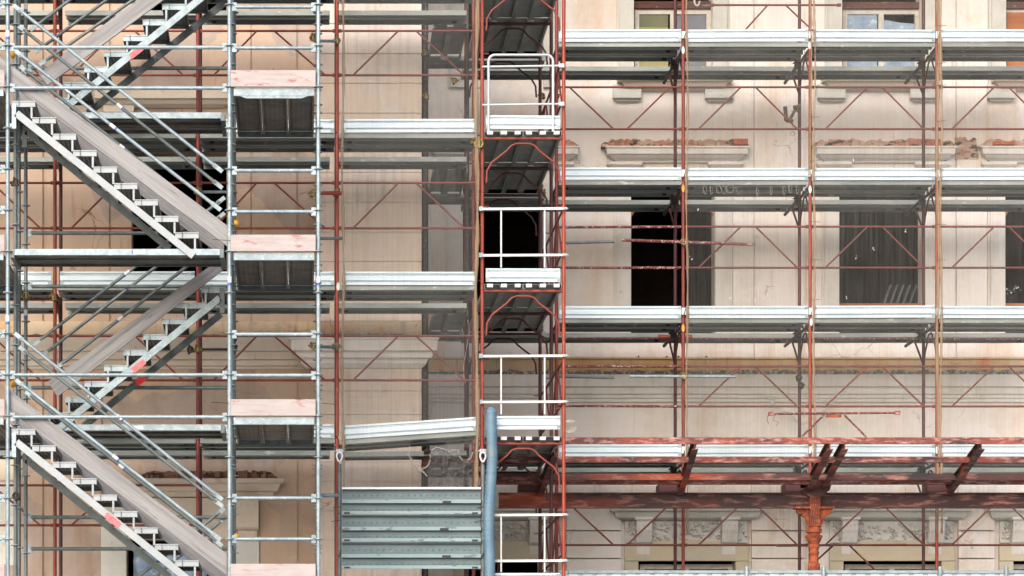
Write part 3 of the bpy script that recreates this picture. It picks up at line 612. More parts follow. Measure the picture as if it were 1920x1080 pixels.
# loose tubes
def loose(name, a, b, r, mt, label, cat='tube', group='loose tubes clamped to the scaffold'): return solo(name, MB().tube(a, b, r, 10), M[mt], label, cat, group)
loose('scaffold_tube', P(1050,456,-.06), P(1152,453,-.06), .02, 'galv_old', 'short dark grey tube right of red tower beside black window')
loose('scaffold_tube', P(1166,450,-.07), P(1416,458.5,-.07), .022, 'spat', 'spattered red tube clamped across the first netted post')
coupler(P(1281,454,-.05), 'brass coupler on first netted post holding spattered red tube')
loose('scaffold_tube', P(1045,706,-.06), P(1151,708,-.06), .02, 'galv_old', 'grimy grey tube end right of red tower at ochre band')
loose('scaffold_tube', P(1180,705.5,-.07), P(1379,706,-.07), .021, 'galv', 'clean grey tube clamped across first netted post at ochre band')
coupler(P(1282,706,-.05), 'brass coupler on first netted post holding clean grey tube')
loose('scaffold_tube', P(1234,632,1.2), P(1298,632,1.2), .036, 'red', 'short orange-red tube lying between the planks before the black window')
loose('scaffold_tube', P(1050,634.5,1.25), P(1918,636,1.25), .012, 'spat', 'thin dark rod running along the third deck gap')
# stickers on posts
for (x, y, Yp, mt, nm) in ((1281,94,YR,'white','white oval sticker on the first netted post under topmost deck'),(1518,85,YR,'white','white oval sticker on the second netted post under topmost deck'),(1281,353,YR,'orange','orange oval sticker on first netted post under second deck'),
     (1519,355,YR,'white','white oval sticker on second netted post under second deck'),(1281,615,YR,'orange','orange oval sticker on first netted post under third deck'),(1521,604,YR,'white','white oval sticker on second netted post under third deck'),
     (634,537,YL,'white','white oval sticker on the red post left of left net')):
    p = P(x, y, Yp-RT-.004); mb = MB(); n = 16
    mb.add([(p.x+math.cos(2*math.pi*i/n)*.022, p.y-.004+abs(math.cos(2*math.pi*i/n))*.006, p.z+math.sin(2*math.pi*i/n)*.055) for i in range(n)]+[(p.x+math.cos(2*math.pi*i/n)*.022, p.y+.012, p.z+math.sin(2*math.pi*i/n)*.055) for i in range(n)],
           [tuple(range(n))]+[tuple(range(n, 2*n))[::-1]]+[(i, (i+1) % n, n+(i+1) % n, n+i) for i in range(n)])
    solo('sticker', mb, M[mt], nm, 'sticker', 'oval stickers on posts')
# toe board clips at post
for i in range(1, 4):
    for k in range(4):
        p = Vector((RPO[i], YR-.05, RDZ[k]+.095)); mb = MB()
        mb.poly([(p.x-.028,p.z-.05),(p.x-.005,p.z-.05),(p.x+.012,p.z),(p.x+.028,p.z+.05),(p.x-.028,p.z+.05)], p.y-.012, p.y); mb.poly([(p.x+.014,p.z-.05),(p.x+.03,p.z-.05),(p.x+.03,p.z+.02)], p.y-.012, p.y)
        solo('toe_board_clip', mb, M['white'], 'white toe board clip, %s, %s netted post' % (ROWS[k], ['', 'first', 'second', 'third'][i]), 'clip', 'toe board clips')
# nets
def net(x0, x1, z0, z1, Y, label, nx=26, nz=90, holes=(), seed=1, edge=None, elabel=None):
    rr = random.Random(seed); t = thing('debris_net', label, 'debris net', ((x0+x1)/2, Y, z0), 'debris nets'); mb = MB()
    ph = [rr.uniform(0, 6.28) for _ in range(6)]
    def yy(x, z): return Y-.015*math.sin(x*9+ph[0]+.6*math.sin(z*1.1+ph[1]))-.012*math.sin(z*3.1+ph[2]+x*2)-.006*math.sin(x*31+ph[3]+z)
    vs = []; 
    for j in range(nz+1):
        for i in range(nx+1):
            x = x0+(x1-x0)*i/nx; z = z0+(z1-z0)*j/nz; vs.append((x, yy(x, z), z))
    fs = []
    for j in range(nz):
        for i in range(nx):
            c = (x0+(x1-x0)*(i+.5)/nx, z0+(z1-z0)*(j+.5)/nz)
            if any(inside(c, h) for h in holes): continue
            fs.append((j*(nx+1)+i, j*(nx+1)+i+1, (j+1)*(nx+1)+i+1, (j+1)*(nx+1)+i))
    mb.add(vs, fs, True); part('mesh_sheet', mb, M['net'], t)
    return t
def inside(c, poly):
    r = False; n = len(poly)
    for i in range(n):
        (xa, ya), (xb, yb) = poly[i], poly[i-1]
        if (ya > c[1]) != (yb > c[1]) and c[0] < (xb-xa)*(c[1]-ya)/(yb-ya)+xa: r = not r
    return r
def bunch(t, x, Y, z0, z1, r=.028, seed=0, mt='beige', ns=90):
    rr = random.Random(seed); pts = []; rs = []; ph = rr.uniform(0, 6)
    for k in range(ns+1):
        z = z0+(z1-z0)*k/ns; tie = abs(math.sin(z*3.2+ph))
        pts.append((x+.012*math.sin(z*2.3+ph)+rr.uniform(-.004,.004), Y+rr.uniform(-.004,.004), z)); rs.append(r*(.45+.6*tie)*rr.uniform(.85,1.15))
    return part('net_edge', MB().path(pts, rs, 6), M[mt], t)
zb = Z(832, YR)
for b in range(1, 4):
    t = net(RPO[b]+.035, RPO[b+1]-.02 if b < 3 else RPO[4], zb-1.3 if b else zb, 14.2, YR-.09, 'fine grey debris net over the %s' % RB[b], seed=b)
    bunch(t, RPO[b]+.045, YR-.075, zb-1.3, 14.2, .02, b)
    if b > 1: bunch(t, RPO[b]+.0, YR-.062, zb-1.3 if b == 3 else Z(330,YR), 14.2, .026 if b == 3 else .016, b+20)
for b, pts_ in ((1,[(1380,548),(1372,556),(1381,563),(1390,550),(1400,548),(1412,561),(1418,557),(1435,552),(1442,560),(1424,667),(1430,664),(1420,672),(1436,555),(1312,396),(1296,483)]),(2,[(1588,557),(1606,482),(1640,465),(1535,665),(1600,300),(1700,430)]),(3,[(1890,541),(1898,545),(1905,540),(1893,548),(1910,543),(1800,690)])):
    nt_ = [o for o in S.objects if o.name.startswith('debris_net') and RB[b] in o.get('label', '')][0]
    mb = MB()
    for (x, y) in pts_:
        for q in range(3): mb.blob(P(x+random.uniform(-4,4), y+random.uniform(-5,5), YR-.115), random.uniform(.003,.007), 6, 1, .4, random.uniform(1,1.8))
    part('plaster_specks', mb, M['white'], nt_)
    if b == 1:
        mb = MB()
        for (x, y, w_) in ((1322,356,6),(1334,357,4),(1348,355,8),(1358,356,10),(1368,354,13),(1386,357,9),(1420,360,3),(1446,358,3),(1470,357,4),(1482,354,5),(1495,356,4)):
            mb.path([P(x+math.cos(a)*w_*.6, y+math.sin(a)*8, YR-.12) for a in [i*2*math.pi/10 for i in range(10)]], random.uniform(.002,.004), 5, True)
            mb.path([P(x-w_, y-8, YR-.12), P(x-w_*.3, y+2, YR-.12), P(x+1, y+9, YR-.12)], .0025, 5)
        part('torn_edge', mb, M['netfray'], nt_)
# tie wires poking from the posts
k = 0
for i, (px, ys) in enumerate(((1519,(164,220,303,415,487,563,674)),(1756,(48,120,160,228,300,420,487)))):
    for y in ys:
        a = P(px, y, -.08); solo('tie_wire', MB().tube(a, a+Vector((.13,-.05,random.uniform(-.03,.02))), .0035, 5), M['wire'], 'thin tie wire sticking out of the %s netted post, %s' % (['second','third'][i], ['uppermost','second highest','third highest','fourth highest','fifth highest','sixth highest','lowest'][ys.index(y)]), 'tie wire', 'tie wires'); k += 1

# clamp cluster hanging on inner post, swivel clamps
t = thing('swivel_clamp', 'double swivel clamp hanging on lattice guardrail beside the second netted post', 'clamp', P(1485,215,.5), 'loose clamps')
part('clamp_body', MB().tube(P(1472,200,.5), P(1474,226,.5), .028).tube(P(1473,224,.5), P(1487,228,.5), .03).tube(P(1480,226,.5), P(1492,204,.5), .022).tube(P(1488,202,.5), P(1501,200,.5), .032), M['iron'], t)
part('bolt', MB().tube(P(1476,230,.5), P(1484,222,.45), .012, 6).tube(P(1494,210,.5), P(1500,196,.45), .012, 6), M['brass'], t)
t = thing('swivel_clamp', 'rusty clamp cluster on the inner post beside carved cornice mouldings', 'clamp', P(1500,715,.85), 'loose clamps')
part('clamp_body', MB().blob(P(1498,708,.8), .05).blob(P(1502,724,.8), .045).tube(P(1493,712,.8), P(1509,722,.75), .016, 6), M['iron'], t)
# rope bunch
m = MB()
for q in range(4): m.path([P(1064+q*1.5+math.cos(a)*(6+q*2), 800+math.sin(a)*(9+q), -3.3) for a in [i*.5 for i in range(12)]], .008, 5)
solo('rope_coil', m, M['rope'], 'pale rope coiled on red tower post above the rusty beam', 'rope')
m = MB().path([P(1307+math.cos(a)*5, 2+math.sin(a)*9, -.1) for a in [i*.5 for i in range(11)]], .014, 6)
solo('rope_coil', m, M['rope'], 'white rope loop at top edge beside the first netted post', 'rope')

# ------------------------------------------------------------------ narrow red tower between the scaffolds
TX0, TX1 = X(904, YL), X(1057, YL); TY = [YL, -1.9, .0]
TDY = [-35, 250, 536, 822, 1106]; TDZ = [Z(y-3, YL)-.0 for y in TDY]
TF = ['front', 'middle', 'back']
for j, yy in enumerate(TY):
    yy = yy if j < 2 else -.02
    for k in range(6):
        zd = TDZ[k] if k < 5 else 0; 
        if k < 5:
            h = 1.99 if k == 0 else TDZ[k-1]-TDZ[k]
        zz = TDZ[k-1] if k else TDZ[0]+1.99
        hh = (1.99 if k == 0 else (TDZ[k-1]-TDZ[k] if k < 5 else TDZ[4]-.02))
        if k == 5: zz = TDZ[4]
        frame((TX0, yy), (TX1, yy), zz, hh, '%s arched frame of red tower, %s' % (TF[j], ['above topmost deck', 'under topmost deck', 'under second deck', 'under third deck', 'under fourth deck', 'under lowest deck'][k]),
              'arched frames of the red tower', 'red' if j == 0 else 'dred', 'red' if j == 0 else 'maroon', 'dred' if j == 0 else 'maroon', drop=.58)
TR = ['topmost tower deck', 'second tower deck', 'third tower deck', 'fourth tower deck', 'lowest tower deck']
TW = (TX1-TX0-.05)/2
for k, zd in enumerate(TDZ):
    for s_ in range(2):
        for j in range(2):
            xx = TX0+.025+TW*(s_+.5)
            y0, y1 = TY[s_*0+j]+(-.02 if j == 0 else .015), TY[j+1]-.015
            plank((xx, y0, zd), (xx, y1, zd), TW-.006, '%s %s steel plank, %s' % (['left','right'][s_], ['front','rear'][j], TR[k]), 'planks of the red tower', mt='deck_dark' if k == 3 else 'deck', hooks=(j == 0))
    if k:
        oz = .10 if k == 3 else .03; toe_board((TX0+.045, YL-.035, zd+oz), (TX1-.05, YL-.035, zd+oz), 'bright toe board at front of the '+TR[k], 'toe boards of the red tower', letters=.5 if k == 1 else None, mt='galv_new')
    # decks beside the wall return, seen through the net
    if k < 4:
        for j in range(1):
            plank((X(812,-1.6)+.24, -1.6, zd), (X(812,-1.6)+.24, .15, zd), .47, 'steel plank along the wall return behind left net, '+['topmost','second','third','fourth'][k]+' level', 'planks along the wall return')
        plank((X(800,.55), .45, zd-.02), (TX1+.1, .45, zd-.02), .5, 'cross plank behind the red tower, %s' % TR[k], 'cross planks behind the red tower')
    # side lattice rails seen end-on along the right of the tower
    for j in range(2):
        if k: truss((TX1, TY[j]+.05, zd+.45), (TX1, TY[j+1]-.05, zd+.45), .55, 'A', '%s side rail on right of red tower, %s' % (['front','rear'][j], TR[k]), 'side rails of the red tower')
# aluminium front rails
t = thing('safety_railing', 'white rounded guard frame on the second tower deck', 'safety railing', P(975,250,YL-.06))
x0, x1 = X(916,YL-.06), X(1037,YL-.06); zt, zbm = Z(103,YL-.06), Z(247,YL-.06); r = .085
pts = [(x0,YL-.06,zbm)]+[(x0+r-r*math.cos(a), YL-.06, zt-r+r*math.sin(a)) for a in [i*math.pi/12 for i in range(7)]]+[(x1-r+r*math.sin(a), YL-.06, zt-r+r*math.cos(a)) for a in [i*math.pi/12 for i in range(7)]]+[(x1,YL-.06,zbm)]
part('hoop', MB().path(pts, .0175), M['alu'], t)
for y in (126, 197.5):
    part('rail', MB().tube((x0-.08,YL-.05,Z(y+1,YL)), (X(1052,YL),YL-.05,Z(y-1,YL)), .0145), M['alu'], t)
    part('end_clamp', MB().box((X(1047,YL),YL-.085,Z(y+3,YL)),(X(1057,YL),YL-.03,Z(y-4,YL))), M['alu'], t)
for k, (ya, yb, yc) in enumerate(((391,478,502),(667,753,777),(965,1051,1073))):
    t = thing('safety_railing', 'white guard rails with two uprights above the %s' % TR[k+2], 'safety railing', P(975,yc,YL-.06), 'straight white guard rails of the red tower')
    for y in (ya, yb):
        part('rail', MB().bar(P(899,y+1,YL-.06), P(1063,y,YL-.06), .02, .032), M['alu'], t)
        part('end_clamp', MB().box(P(898,y+4,YL-.08), P(905,y-3,YL-.04)), M['galv'], t); part('locking_pin', MB().bar(P(1056,y,YL-.075), P(1066,y,YL-.075), .012, .012), M['galv'], t)
    for x in (939.5, 1021): part('upright', MB().bar(P(x,yc,YL-.045), P(x,ya,YL-.045), .03, .02, (1,0,0)), M['alu'], t)
coupler(P(897,270,YL-.04), 'large brass coupler cluster on left post of red tower', s_=1.5)
for (x, y, Yp, l) in ((852,152,-1.5,'brass coupler on the dark corner post, upper'),(799,181,-1.35,'brass coupler on dark speckled corner post beneath upper coupler'),(796,100,-1.35,'brass coupler on dark speckled corner post near top'),(1016,180,-.0,'brass coupler on back right post of red tower near top'),(1018,362,.0,'brass coupler on back right post beneath second tower deck'),(1043,182,.2,'pale coupler beside red tower right post near top'),(1018,980,0,'brass coupler on back right post of red tower at the bottom')):
    coupler(P(x, y, Yp), l, s_=.9)
for i, z in enumerate(ROWS): pass
# dark speckled corner post and inner return posts
solo('corner_post', MB().tube(P(797,1660,-1.33), P(797,-200,-1.33), .047, 12), M['oldpost'], 'dark speckled post standing at the pilaster corner behind left net', 'post')
solo('corner_post', MB().tube(P(876,1660,-1.2), P(876,-200,-1.2), .026, 10), M['oldpost'], 'thin dark post behind left net near red tower', 'post')
# red and white tape
m = MB(); mw = MB(); t = thing('barrier_tape', 'red and white barrier tape hanging behind the left net', 'tape', P(873,720,-1.6))
pts = [P(877,600,-1.6), P(880,622,-1.6), P(876,645,-1.6), P(872,668,-1.6), P(869,690,-1.6), P(870,706,-1.6), P(873,718,-1.6)]
for i in range(len(pts)-1):
    for q in range(3):
        a = pts[i].lerp(pts[i+1], q/3); b = pts[i].lerp(pts[i+1], (q+1)/3); (m if q % 2 else mw).bar(a, b, .045, .006, (1,0,.3))
part('red_stripe', m, M['redtape'], t); part('white_stripe', mw, M['white'], t)
# hose
hp = []; hr = []
def hx(y): return 921 if y < 850 else (921-(y-850)*.0 if y < 880 else 0)
ctrl = [(921,772),(922,820),(923,860),(920,905),(917,950),(916,1000),(918,1040),(918,1100),(919,1400),(919,1640)]
cs = []
for i in range(len(ctrl)-1):
    (xa,ya),(xb,yb) = ctrl[i], ctrl[i+1]; n = max(1, int((yb-ya)/1.9))
    for q in range(n): cs.append((xa+(xb-xa)*q/n, ya+(yb-ya)*q/n))
YH = YL-.2; i0 = 0
hp = [P(921,766,YH+.02), P(921,768,YH)]; hr = [.03,.055]
for i, (x, y) in enumerate(cs):
    q = P(x, y, YH); hp.append(q); hr.append(.070+(.008 if i % 2 else -.008))
m = MB().path(hp, hr, 16)
t = thing('ribbed_hose', 'long blue ribbed plastic hose hanging down in front of the red tower', 'hose', P(919,1640,YH)); part('hose', m, M['hose'], t)

# ------------------------------------------------------------------ left scaffold
LPX = [-165, 103, 371, 632, 898]; LPO = [X(p, YL) for p in LPX]
LDY = [-35, 250, 535, 822]; LDZ = [Z(y, YL) for y in LDY]
LB = ['bay at left edge', 'bay behind the stair flights', 'bay behind stair landings', 'netted bay left of red tower']
LPL = ['', 'left post line behind stair flights', 'middle post line behind stair flights', 'post line between landings and left net']
for i in (1, 2, 3):
    for k, zd in enumerate([LDZ[0]+1.99]+LDZ):
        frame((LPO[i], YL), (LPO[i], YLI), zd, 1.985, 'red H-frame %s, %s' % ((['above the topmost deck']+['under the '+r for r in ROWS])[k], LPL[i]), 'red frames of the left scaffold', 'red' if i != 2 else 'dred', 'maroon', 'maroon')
    frame((LPO[i], YL), (LPO[i], YLI), LDZ[3]-1.99, LDZ[3]-2.0, 'red H-frame at the foot, '+LPL[i], 'red frames of the left scaffold', 'red', 'maroon', 'maroon')
for k, zd in enumerate(LDZ):
    for b in range(4):
        x0, x1 = LPO[b]+.03, LPO[b+1]-.03; loc = '%s, %s' % (ROWS[k], LB[b]); tilt = .105 if (b == 3 and k == 3) else 0
        zl = zd-(.0 if not tilt else .02)
        toe_board((x0+.04, YL-.045, zl+.004), (x1-.01, YL-.045, zd+tilt+.004), ('tilted ' if tilt else '')+'galvanised toe board, '+loc, 'toe boards of the left scaffold', letters=.95 if b == 3 else None)
        for j, nm in enumerate(('outer', 'inner')):
            yy = YL-.02+PLW/2+j*(PLW+.005)
            plank((x0, yy, zl), (x1, yy, zd+tilt), PLW, '%s steel plank, %s' % (nm, loc), 'deck planks of the left scaffold', slots=True)
        yy = YL+1.47+.26
        plank((x0-.02, yy, zl), (x1-.05, yy, zd), .52, 'rear steel plank nearest wall, '+loc, 'rear planks by the left wall', slots=True)
for k, (yl, yu) in enumerate(((141,58),(428,343),(713,630),(985,910))):
    zl, zu = Z(yl, YL+.03), Z(yu, YL+.03)
    for b in range(4):
        if k == 3 and b == 3: continue
        if b == 2: continue
        truss((LPO[b]+.03, YL+.03, zl), (LPO[b+1]-.03, YL+.03, zl), zu-zl, 'A', 'dark red lattice guardrail above %s, %s' % ((ROWS[1:]+['x'])[k], LB[b]), 'lattice guardrails of the left scaffold', mt='dred' if b < 3 else 'truss', c=(.10,.43,.56,.91))
    if k < 3:
        o = (0, 2, 0)[k]
        truss((LPO[2]+.03, YL+.03, zl), (LPO[3]-.03, YL+.03, zl), zu-zl, 'A', 'dark red lattice guardrail above %s, %s' % (ROWS[k+1], LB[2]), 'lattice guardrails of the left scaffold', mt='dred', c=(.10,.42,.55,.93))
t = net(LPO[3]+.03, LPO[4]-.03, Z(915,YL), 14.4, YL-.1, 'fine grey debris net left of the red tower, torn near its lower edge', nx=70, nz=260,
        holes=([(X(a,YL),Z(b,YL)) for a,b in ((768,838),(772,822),(790,822),(803,828),(808,845),(804,862),(803,868),(790,877),(778,868),(770,855))],
               [(X(a,YL),Z(b,YL)) for a,b in ((806,832),(822,830),(840,834),(838,843),(822,838),(812,842))],
               [(X(a,YL),Z(b,YL)) for a,b in ((859,843),(872,838),(884,838),(886,848),(880,860),(873,866),(864,860))]), seed=9)
fr = MB(); rr = random.Random(5)
for poly in ([(768,838),(766,850),(772,864),(780,872),(790,880),(800,876),(806,866),(808,850)], [(808,845),(818,838),(832,842),(842,846),(856,842)], [(858,843),(860,855),(866,863),(874,867),(882,858),(886,848)], [(786,876),(794,886),(800,892)], [(778,870),(790,884),(796,886)]):
    for q in range(3):
        pts = [P(a+rr.uniform(-2,2), b+rr.uniform(-2,2), YL-.12) for a, b in poly]; fr.path(pts, [rr.uniform(.003,.008) for _ in pts], 5)
part('torn_edge', fr, M['netfray'], t)
fl = MB(); n1, n2 = 14, 12; rr = random.Random(12)
vs = [P(806+78*i/n1+rr.uniform(-2,2), 848+62*j/n2+4*math.sin(i*.9)*(1-j/n2)+rr.uniform(-1.5,1.5), YL-.13+rr.uniform(-.05,.03)) for j in range(n2+1) for i in range(n1+1)]
fl.add(vs, [(j*(n1+1)+i, j*(n1+1)+i+1, (j+1)*(n1+1)+i+1, (j+1)*(n1+1)+i) for j in range(n2) for i in range(n1) if not (9 < i and j < 3)], False); part('hanging_flap', fl, M['netdark'], t)
bunch(t, LPO[3]+.075, YL-.09, Z(915,YL), 14.4, .02, 51); bunch(t, X(893,YL), YL-.09, Z(915,YL), 14.4, .03, 52)
loose('scaffold_tube', P(599,77,YL-.5), P(632,77,YL-.02), .02, 'galv', 'short grey tie tube between stair post and left net post, topmost')
loose('scaffold_tube', P(597,362,YL-.4), P(640,362,YL-.06), .026, 'red', 'short red tie tube between stair post and left net post')
loose('scaffold_tube', P(597,447,YL-.3), P(641,447,YL-.05), .021, 'galv_old', 'short dark tie tube between stair post and left net post below the red one')
loose('scaffold_tube', P(597,650,YL-.4), P(632,651,YL-.05), .021, 'galv_old', 'short grimy tie tube between stair post and left net post at band height')
loose('scaffold_tube', P(603,929,YL-.3), P(632,929,YL-.12), .026, 'galv', 'short thick tie tube between stair post and upright plank hoarding')
for x, y, Y_, l in ((632,77,YL-.04,'brass coupler on red post left of net, topmost'),(587,72,-4.45,'brass coupler on the right stair post, topmost'),(632,362,YL-.04,'brass coupler on red post left of net at the red tie tube'),
      (588,362,-4.45,'brass coupler on right stair post at the red tie tube'),(632,650,YL-.04,'brass coupler on red post left of net at band height'),(588,650,-4.45,'brass coupler on right stair post at band height'),(594,932,-4.6,'yellow coupler on the right stair post beside plank hoarding'),
      (371,655,YL-.04,'brass coupler on middle red post behind stair flights'),(357,656,YL-.0,'grimy coupler left of the middle red post behind stair flights'),(99,558,YL-.04,'brass coupler on left red post behind stair'),(49,555,YB-.04,'yellow brass coupler on rear left stair post'),
      (372,358,YL-.05,'yellow coupler on middle red post inside black window'),(436,357,YB-.04,'brass coupler on middle stair post beside black window'),(438,636,YB,'dark coupler on middle stair post at ochre band, upper'),(438,655,YB,'dark coupler on middle stair post at ochre band, lower'),
      (30,343,-5.9,'dark brass coupler on left stair posts below topmost flight, upper'),(30,930,-5.9,'dark brass coupler on left stair posts beside the lowest flight')):
    coupler(P(x, y, Y_), l, 'iron' if 'grimy' in l or 'dark' in l else 'brass', 1.0)
loose('scaffold_tube', P(375,655,YL-.0), P(432,655,-4.2), .016, 'iron', 'thin dark tie tube from middle red post to middle stair posts')
loose('scaffold_tube', P(376,360,YL-.0), P(432,360,-4.2), .02, 'galv', 'grey tie tube from middle red post to stair posts over black window')
loose('scaffold_tube', P(54,559,-4.3), P(98,559,YL-.05), .017, 'spat', 'spattered tie tube from rear left stair post to red post')

# ------------------------------------------------------------------ upright plank hoarding
YHo = YL-.10
for x, l in ((636.5,'left'),(905.5,'right')):
    t = thing('hoarding_post', 'grey post with shackle eye at %s end of the plank hoarding' % l, 'post', P(x,1660,YHo), 'posts of the plank hoarding')
    part('post', MB().tube(P(x,1655,YHo), P(x,870,YHo), .027), M['galv_old'], t)
    part('shackle', MB().path([P(x+math.sin(a)*(5+2.2*math.cos(a)), 853-math.cos(a)*9, YHo-.05)+Vector((0,0,-.03)) for a in [i*2*math.pi/14 for i in range(14)]], .013, 8, True), M['galv_new'], t)
    part('clamp', MB().box(P(x-6,850,YHo-.03), P(x+6,843,YHo+.05)).tube(P(x-9,846,YHo), P(x+9,846,YHo), .014), M['galv'], t)
    part('tie_wires', MB().tube(P(x-12,952,YHo-.03), P(x+4,950,YHo-.04), .004, 5).tube(P(x-16,978,YHo-.03), P(x+2,975,YHo-.04), .004, 5).tube(P(x-2,1045,YHo-.05), P(x+3,1032,YHo-.04), .006, 5), M['wire'], t)
for k, (ya, yb) in enumerate(((915,965),(966,1016),(1017,1067))):
    za, zb_ = Z(ya,YHo), Z(yb,YHo); H = za-zb_; zc = (za+zb_)/2; xa, xb = X(641,YHo), X(901,YHo)
    t = thing('steel_plank', 'grey ribbed steel plank set on edge, %s of the hoarding' % ['topmost','middle','lowest'][k], 'steel plank', (xa, YHo, zb_), 'planks of the upright hoarding')
    pl = [(-H/2,-.05),(-H/2+.035,-.062),(-H/2+.04,-.03),(-H/2+.055,0),(-.035,0),(-.03,-.045),(.012,-.055),(.02,0),(H/2-.02,0),(H/2-.015,-.05),(H/2,-.058)]
    part('plank', MB().sweep(thick(pl, -.004), (xa, YHo, zc), (xb, YHo, zc), (0,1,0)), M['hoard'], t)
    s2 = MB()
    for x in ((838,) if k == 0 else (833,) if k == 1 else (837,)): s2.box(P(x-8,ya+28,YHo-.074), P(x+8,ya+24,YHo-.066))
    for x in (650, 890): s2.box(P(x-5,yb-1.5,YHo-.074), P(x+6,yb-4.5,YHo-.066))
    part('slot', s2, M['black'], t)
    dm = MB()
    for i in range(22):
        for yy in (ya+9, ya+35): dm.blob((X(650+i*11.6,YHo-.01), YHo-.004, Z(yy+5,YHo)), .009, 6)
    part('dimples', dm, M['hoard'], t)
    for y_ in (ya+26, yb-3): part('rim', MB().box((xa,YHo-.068,Z(y_+3,YHo)),(xb,YHo-.060,Z(y_-3.5,YHo))), M['hoard_lit_rim'], t)  # lips drawn paler than the plank to look lit
    if k == 0: part('bright_rim', MB().box((xa,YHo-.066,za-.022),(xb,YHo-.050,za+.006)), M['galv_new'], t)  # top lip gets brighter steel for its lit edge

# ------------------------------------------------------------------ rusty canopy frame and column
YF, YM_, YBk = -2.5, -1.7, -.8
def Ibeam(h, wd, t=.014):
    return [(-wd/2,-h/2),(wd/2,-h/2),(wd/2,-h/2+t),(t/2,-h/2+t),(t/2,h/2-t),(wd/2,h/2-t),(wd/2,h/2),(-wd/2,h/2),(-wd/2,h/2-t),(-t/2,h/2-t),(-t/2,-h/2+t),(-wd/2,-h/2+t)]
xe = X(2000, YF)
def beam(a, b, h, wd, mt, label, nm='iron_beam'):
    t = solo(nm, MB().sweep(Ibeam(h, wd), a, b), M[mt], label, 'iron beam', 'rusty iron canopy beams'); return t
def chan(h, d): return [(0,-h/2),(d,-h/2),(d,-h/2+.012),(.012,-h/2+.012),(.012,h/2-.012),(d,h/2-.012),(d,h/2),(0,h/2)]
for (y, Yb, hh, lab, xs) in ((826,YF,.088,'foremost rusty pink canopy purlin crossing in front of the toe boards',792),(861.5,-1.95,.082,'second rusty canopy purlin just below the bright toe boards',806),(894,-1.25,.088,'third dark rusty canopy purlin behind the slanting ribs',930)):
    z = Z(y, Yb); solo('iron_purlin', MB().sweep([(-p[0], p[1]) for p in chan(hh, .07)], (X(xs,Yb),Yb,z), (X(2010,Yb),Yb,z)), M['rust'] if y < 880 else M['rust_dark'], lab, 'iron beam', 'rusty iron canopy beams')
solo('iron_purlin', MB().box((X(930,-1.0),-1.1,Z(909,-1.0)),(X(2010,-1),-1.0,Z(902,-1))), M['rust'], 'thin rusty red angle iron under the third canopy purlin', 'iron beam', 'rusty iron canopy beams')
beam((X(935,YBk),YBk,Z(938.5,YBk)), (X(2010,YBk),YBk,Z(938.5,YBk)), .215, .13, 'rust_dark', 'big dark rusty main beam carried by the cast iron column')
ribs = [((1303,831),(1275,921),'rusty slanting canopy rib beside the first netted post'),((1556,831),(1512,920),'left of two rusty ribs rising from cast iron column'),((1584,831),(1540,914),'right of two rusty ribs rising from cast iron column'),((1840,831),(1778,921),'rusty slanting canopy rib near the right edge'),((1040,845),(1013,921),'rusty slanting canopy rib inside the red tower'),((801,832),(793,905),'stub of rusty canopy rib showing through the torn net')]
for (a, b, lab) in ribs:
    A = P(a[0], a[1]+3, YF); Bq = P(b[0], b[1], YBk); t = thing('iron_rib', lab, 'iron rib', Bq, 'slanting iron ribs')
    part('web', MB().sweep(Ibeam(.14, .085, .012), A, Bq), M['rust_dark'], t)
    if a[0] not in (801,):
        part('foot_plate', MB().box((Bq.x-.30, Bq.y-.02, Bq.z-.01), (Bq.x+.05, Bq.y+.35, Bq.z+.10)), M['maroon'], t)
C0 = P(1525, 1080, YBk+.0)
col = thing('cast_iron_column', 'orange rusted cast iron column with scrolled capital and ringed neck', 'column', (C0.x, YBk, 0))
zc = lambda y: Z(y, YBk)
prof = [(.32,0),(.32,.15),(.2,.25),(.13,.4),(.1,.6)]
for y, r in ((1085,10.5),(1071,10.5),(1069,12),(1060,11.5),(1057,11),(1055,8.8),(1041,8.4),(1039,10),(1036,10),(1034,8.4),(1029,9),(1027,10.5),(1023,10.5),(1021,9.5),(1016,12),(1013,13.5),(1011,14),(1007,16),(1005,16.5),(1003,12),(1000,11.5),(999,14.5),(992,15),(990,12),(985,10),(955,9)):
    prof.append((r/132.5, zc(y)))
part('shaft', MB().lathe((X(1526,YBk), YBk, 0), prof, 24), M['rust_orange'], col)
cxx = X(1526,YBk)
for sg in (-1, 1):
    q = [(12,990),(14,978),(18,970),(24,964),(30,960),(31.5,962),(33,968),(31,972) if False else (34,962),(32,956),(26,954),(11,954)]
    q = [(10,992),(13,980),(17,971),(23,966),(30,963),(33.5,959),(32,955),(11,954.5)]
    part('scroll_bracket', MB().poly([(cxx+sg*a/132.5, zc(b)) for a, b in q][::sg], YBk-.05, YBk+.05), M['rust_orange'], col)
    m = MB(); m.path([(cxx+sg*(26+math.cos(a)*(5-a*.5))/132.5, YBk-.055, zc(960.5+math.sin(a)*(4-a*.4))) for a in [i*.5 for i in range(11)]], .012, 6)
    m.path([(cxx+sg*x/132.5, YBk-.055, zc(y)) for x, y in ((11,990),(14,979),(18,970),(24,966))], .012, 6)
    part('scroll', m, M['rust_orange'], col)
    part('abacus', MB().box((cxx+sg*.055, YBk-.11, zc(954.5)), (cxx+sg*.275, YBk+.11, zc(951))), M['rust_orange'], col)
part('saddle', MB().box((cxx-.075, YBk-.10, zc(987)), (cxx+.075, YBk-.005, zc(915))), M['rust_orange'], col)
m = MB()
for k in range(5): m.path([(cxx+(-.06+.03*k)+.008*math.sin(q*1.3+k), YBk-.105, zc(985-q*7)) for q in range(10)], .007, 5)
part('cast_ornament', m, M['rust'], col)
